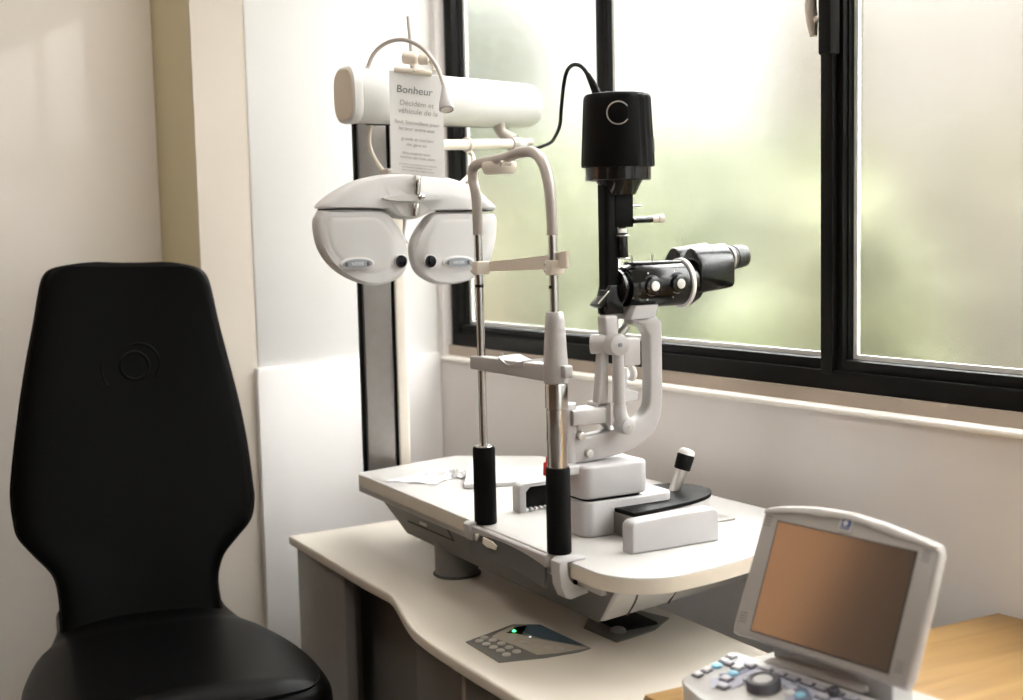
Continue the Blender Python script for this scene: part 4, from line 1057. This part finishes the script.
# seat
SW = [(-.085, .150), (-.04, .153), (.0, .163), (.04, .176), (.085, .197), (.13, .210), (.18, .2215), (.24, .231), (.30, .2345), (.38, .2335), (.43, .227), (.46, .216), (.48, .200), (.492, .178)]
Sr = resample([(a, b, 0) for a, b in SW], 50)
def seat_ring(p, i, n=48):
    t, hw = p.x, p.y
    out = []
    rise = .030 * max(0, (.06 - t) / .145) ** 1.5
    endf = 1 - .55 * max(0, (t - .45) / .042) ** 2
    for j in range(n):
        a = 2 * pi * j / n; cc, ss = cos(a), sin(a); e = 3.0
        x = math.copysign(abs(cc) ** (2 / e), cc); y = math.copysign(abs(ss) ** (2 / e), ss)
        z = .506 + rise + .052 * y * endf
        if y > 0: z += .007 * (1 - x * x) * min(1, max(0, (t + .03) / .12)) - .004 * sin(pi * min(1, max(0, t / .45))) * (1 - x * x)
        out.append(CM + CR * (x * hw) + CF * t + Zd * (z - CM.z))
    return out
st = obj('seat', G().loft([seat_ring(p, i) for i, p in enumerate(Sr)]), M['leather'], ch, ang=70)
def sp_(u, t, z): return CM + CR * u + CF * t + Zd * (z - CM.z)
obj('seat_piping', G().tube([sp_(.215, .40, .538), sp_(.198, .45, .5405), sp_(.165, .478, .542), (sp_(.09, .489, .543)), sp_(0, .492, .5435), sp_(-.09, .489, .543), sp_(-.165, .478, .542), sp_(-.198, .45, .5405), sp_(-.215, .40, .538)], .0022, 8, 60), M['leather'], st)
obj('pedestal', G().cyl(sp_(0, .2, .06), sp_(0, .2, .456), .06, .05, .004), M['alu'], ch)
obj('foot_plate', G().cyl(sp_(0, .2, .0), sp_(0, .2, .06), .24, .22, .01), M['dark_panel'], ch)

# ------------------------------------------------------------------ world and camera
w = bpy.data.worlds.new('overcast'); SC.world = w; w.use_nodes = True
nt = w.node_tree; bg = nt.nodes['Background']
tc = nt.nodes.new('ShaderNodeTexCoord'); sx = nt.nodes.new('ShaderNodeSeparateXYZ'); rp_ = nt.nodes.new('ShaderNodeValToRGB')
cr_ = rp_.color_ramp
cr_.elements[0].position = .0; cr_.elements[0].color = (.06, .061, .06, 1)
cr_.elements[1].position = 1.; cr_.elements[1].color = (.98, .99, 1., 1)
for q, c in ((.16, .105), (.30, .30), (.50, .85)):
    e_ = cr_.elements.new(q); e_.color = (c * 1.0, c * .995, c * .985, 1)
nt.links.new(tc.outputs['Generated'], sx.inputs[0]); nt.links.new(sx.outputs['Z'], rp_.inputs['Fac']); nt.links.new(rp_.outputs['Color'], bg.inputs['Color'])
bg.inputs['Strength'].default_value = 18.5

cam = bpy.data.cameras.new('camera'); co = bpy.data.objects.new('camera', cam); COL.objects.link(co)
PITCH, ROLL, YAW = radians(5.7), radians(1.3), radians(61.2)
f = V((cos(YAW) * cos(PITCH), sin(YAW) * cos(PITCH), -sin(PITCH)))
r = V((sin(YAW), -cos(YAW), 0)); u = r.cross(f)
r2 = r * cos(ROLL) - u * sin(ROLL); u2 = r * sin(ROLL) + u * cos(ROLL)
mw = Matrix((r2, u2, -f)).transposed().to_4x4(); mw.translation = V((0, 0, 1.264))
co.matrix_world = mw
cam.sensor_width = 36; cam.sensor_fit = 'HORIZONTAL'; cam.lens = 1350 / 1023 * 36
cam.clip_start = .02
cam.dof.use_dof = True; cam.dof.focus_distance = 2.02; cam.dof.aperture_fstop = 3.5
SC.camera = co
SC.view_settings.view_transform = 'Standard'; SC.view_settings.look = 'None'
SC.view_settings.gamma = 1; SC.view_settings.exposure = .50; SC.view_settings.use_curve_mapping = False
SC.cycles.use_denoising = True
SC.cycles.max_bounces = 14; SC.cycles.diffuse_bounces = 6; SC.cycles.transmission_bounces = 8; SC.cycles.transparent_max_bounces = 12
SC.cycles.sample_clamp_indirect = 40
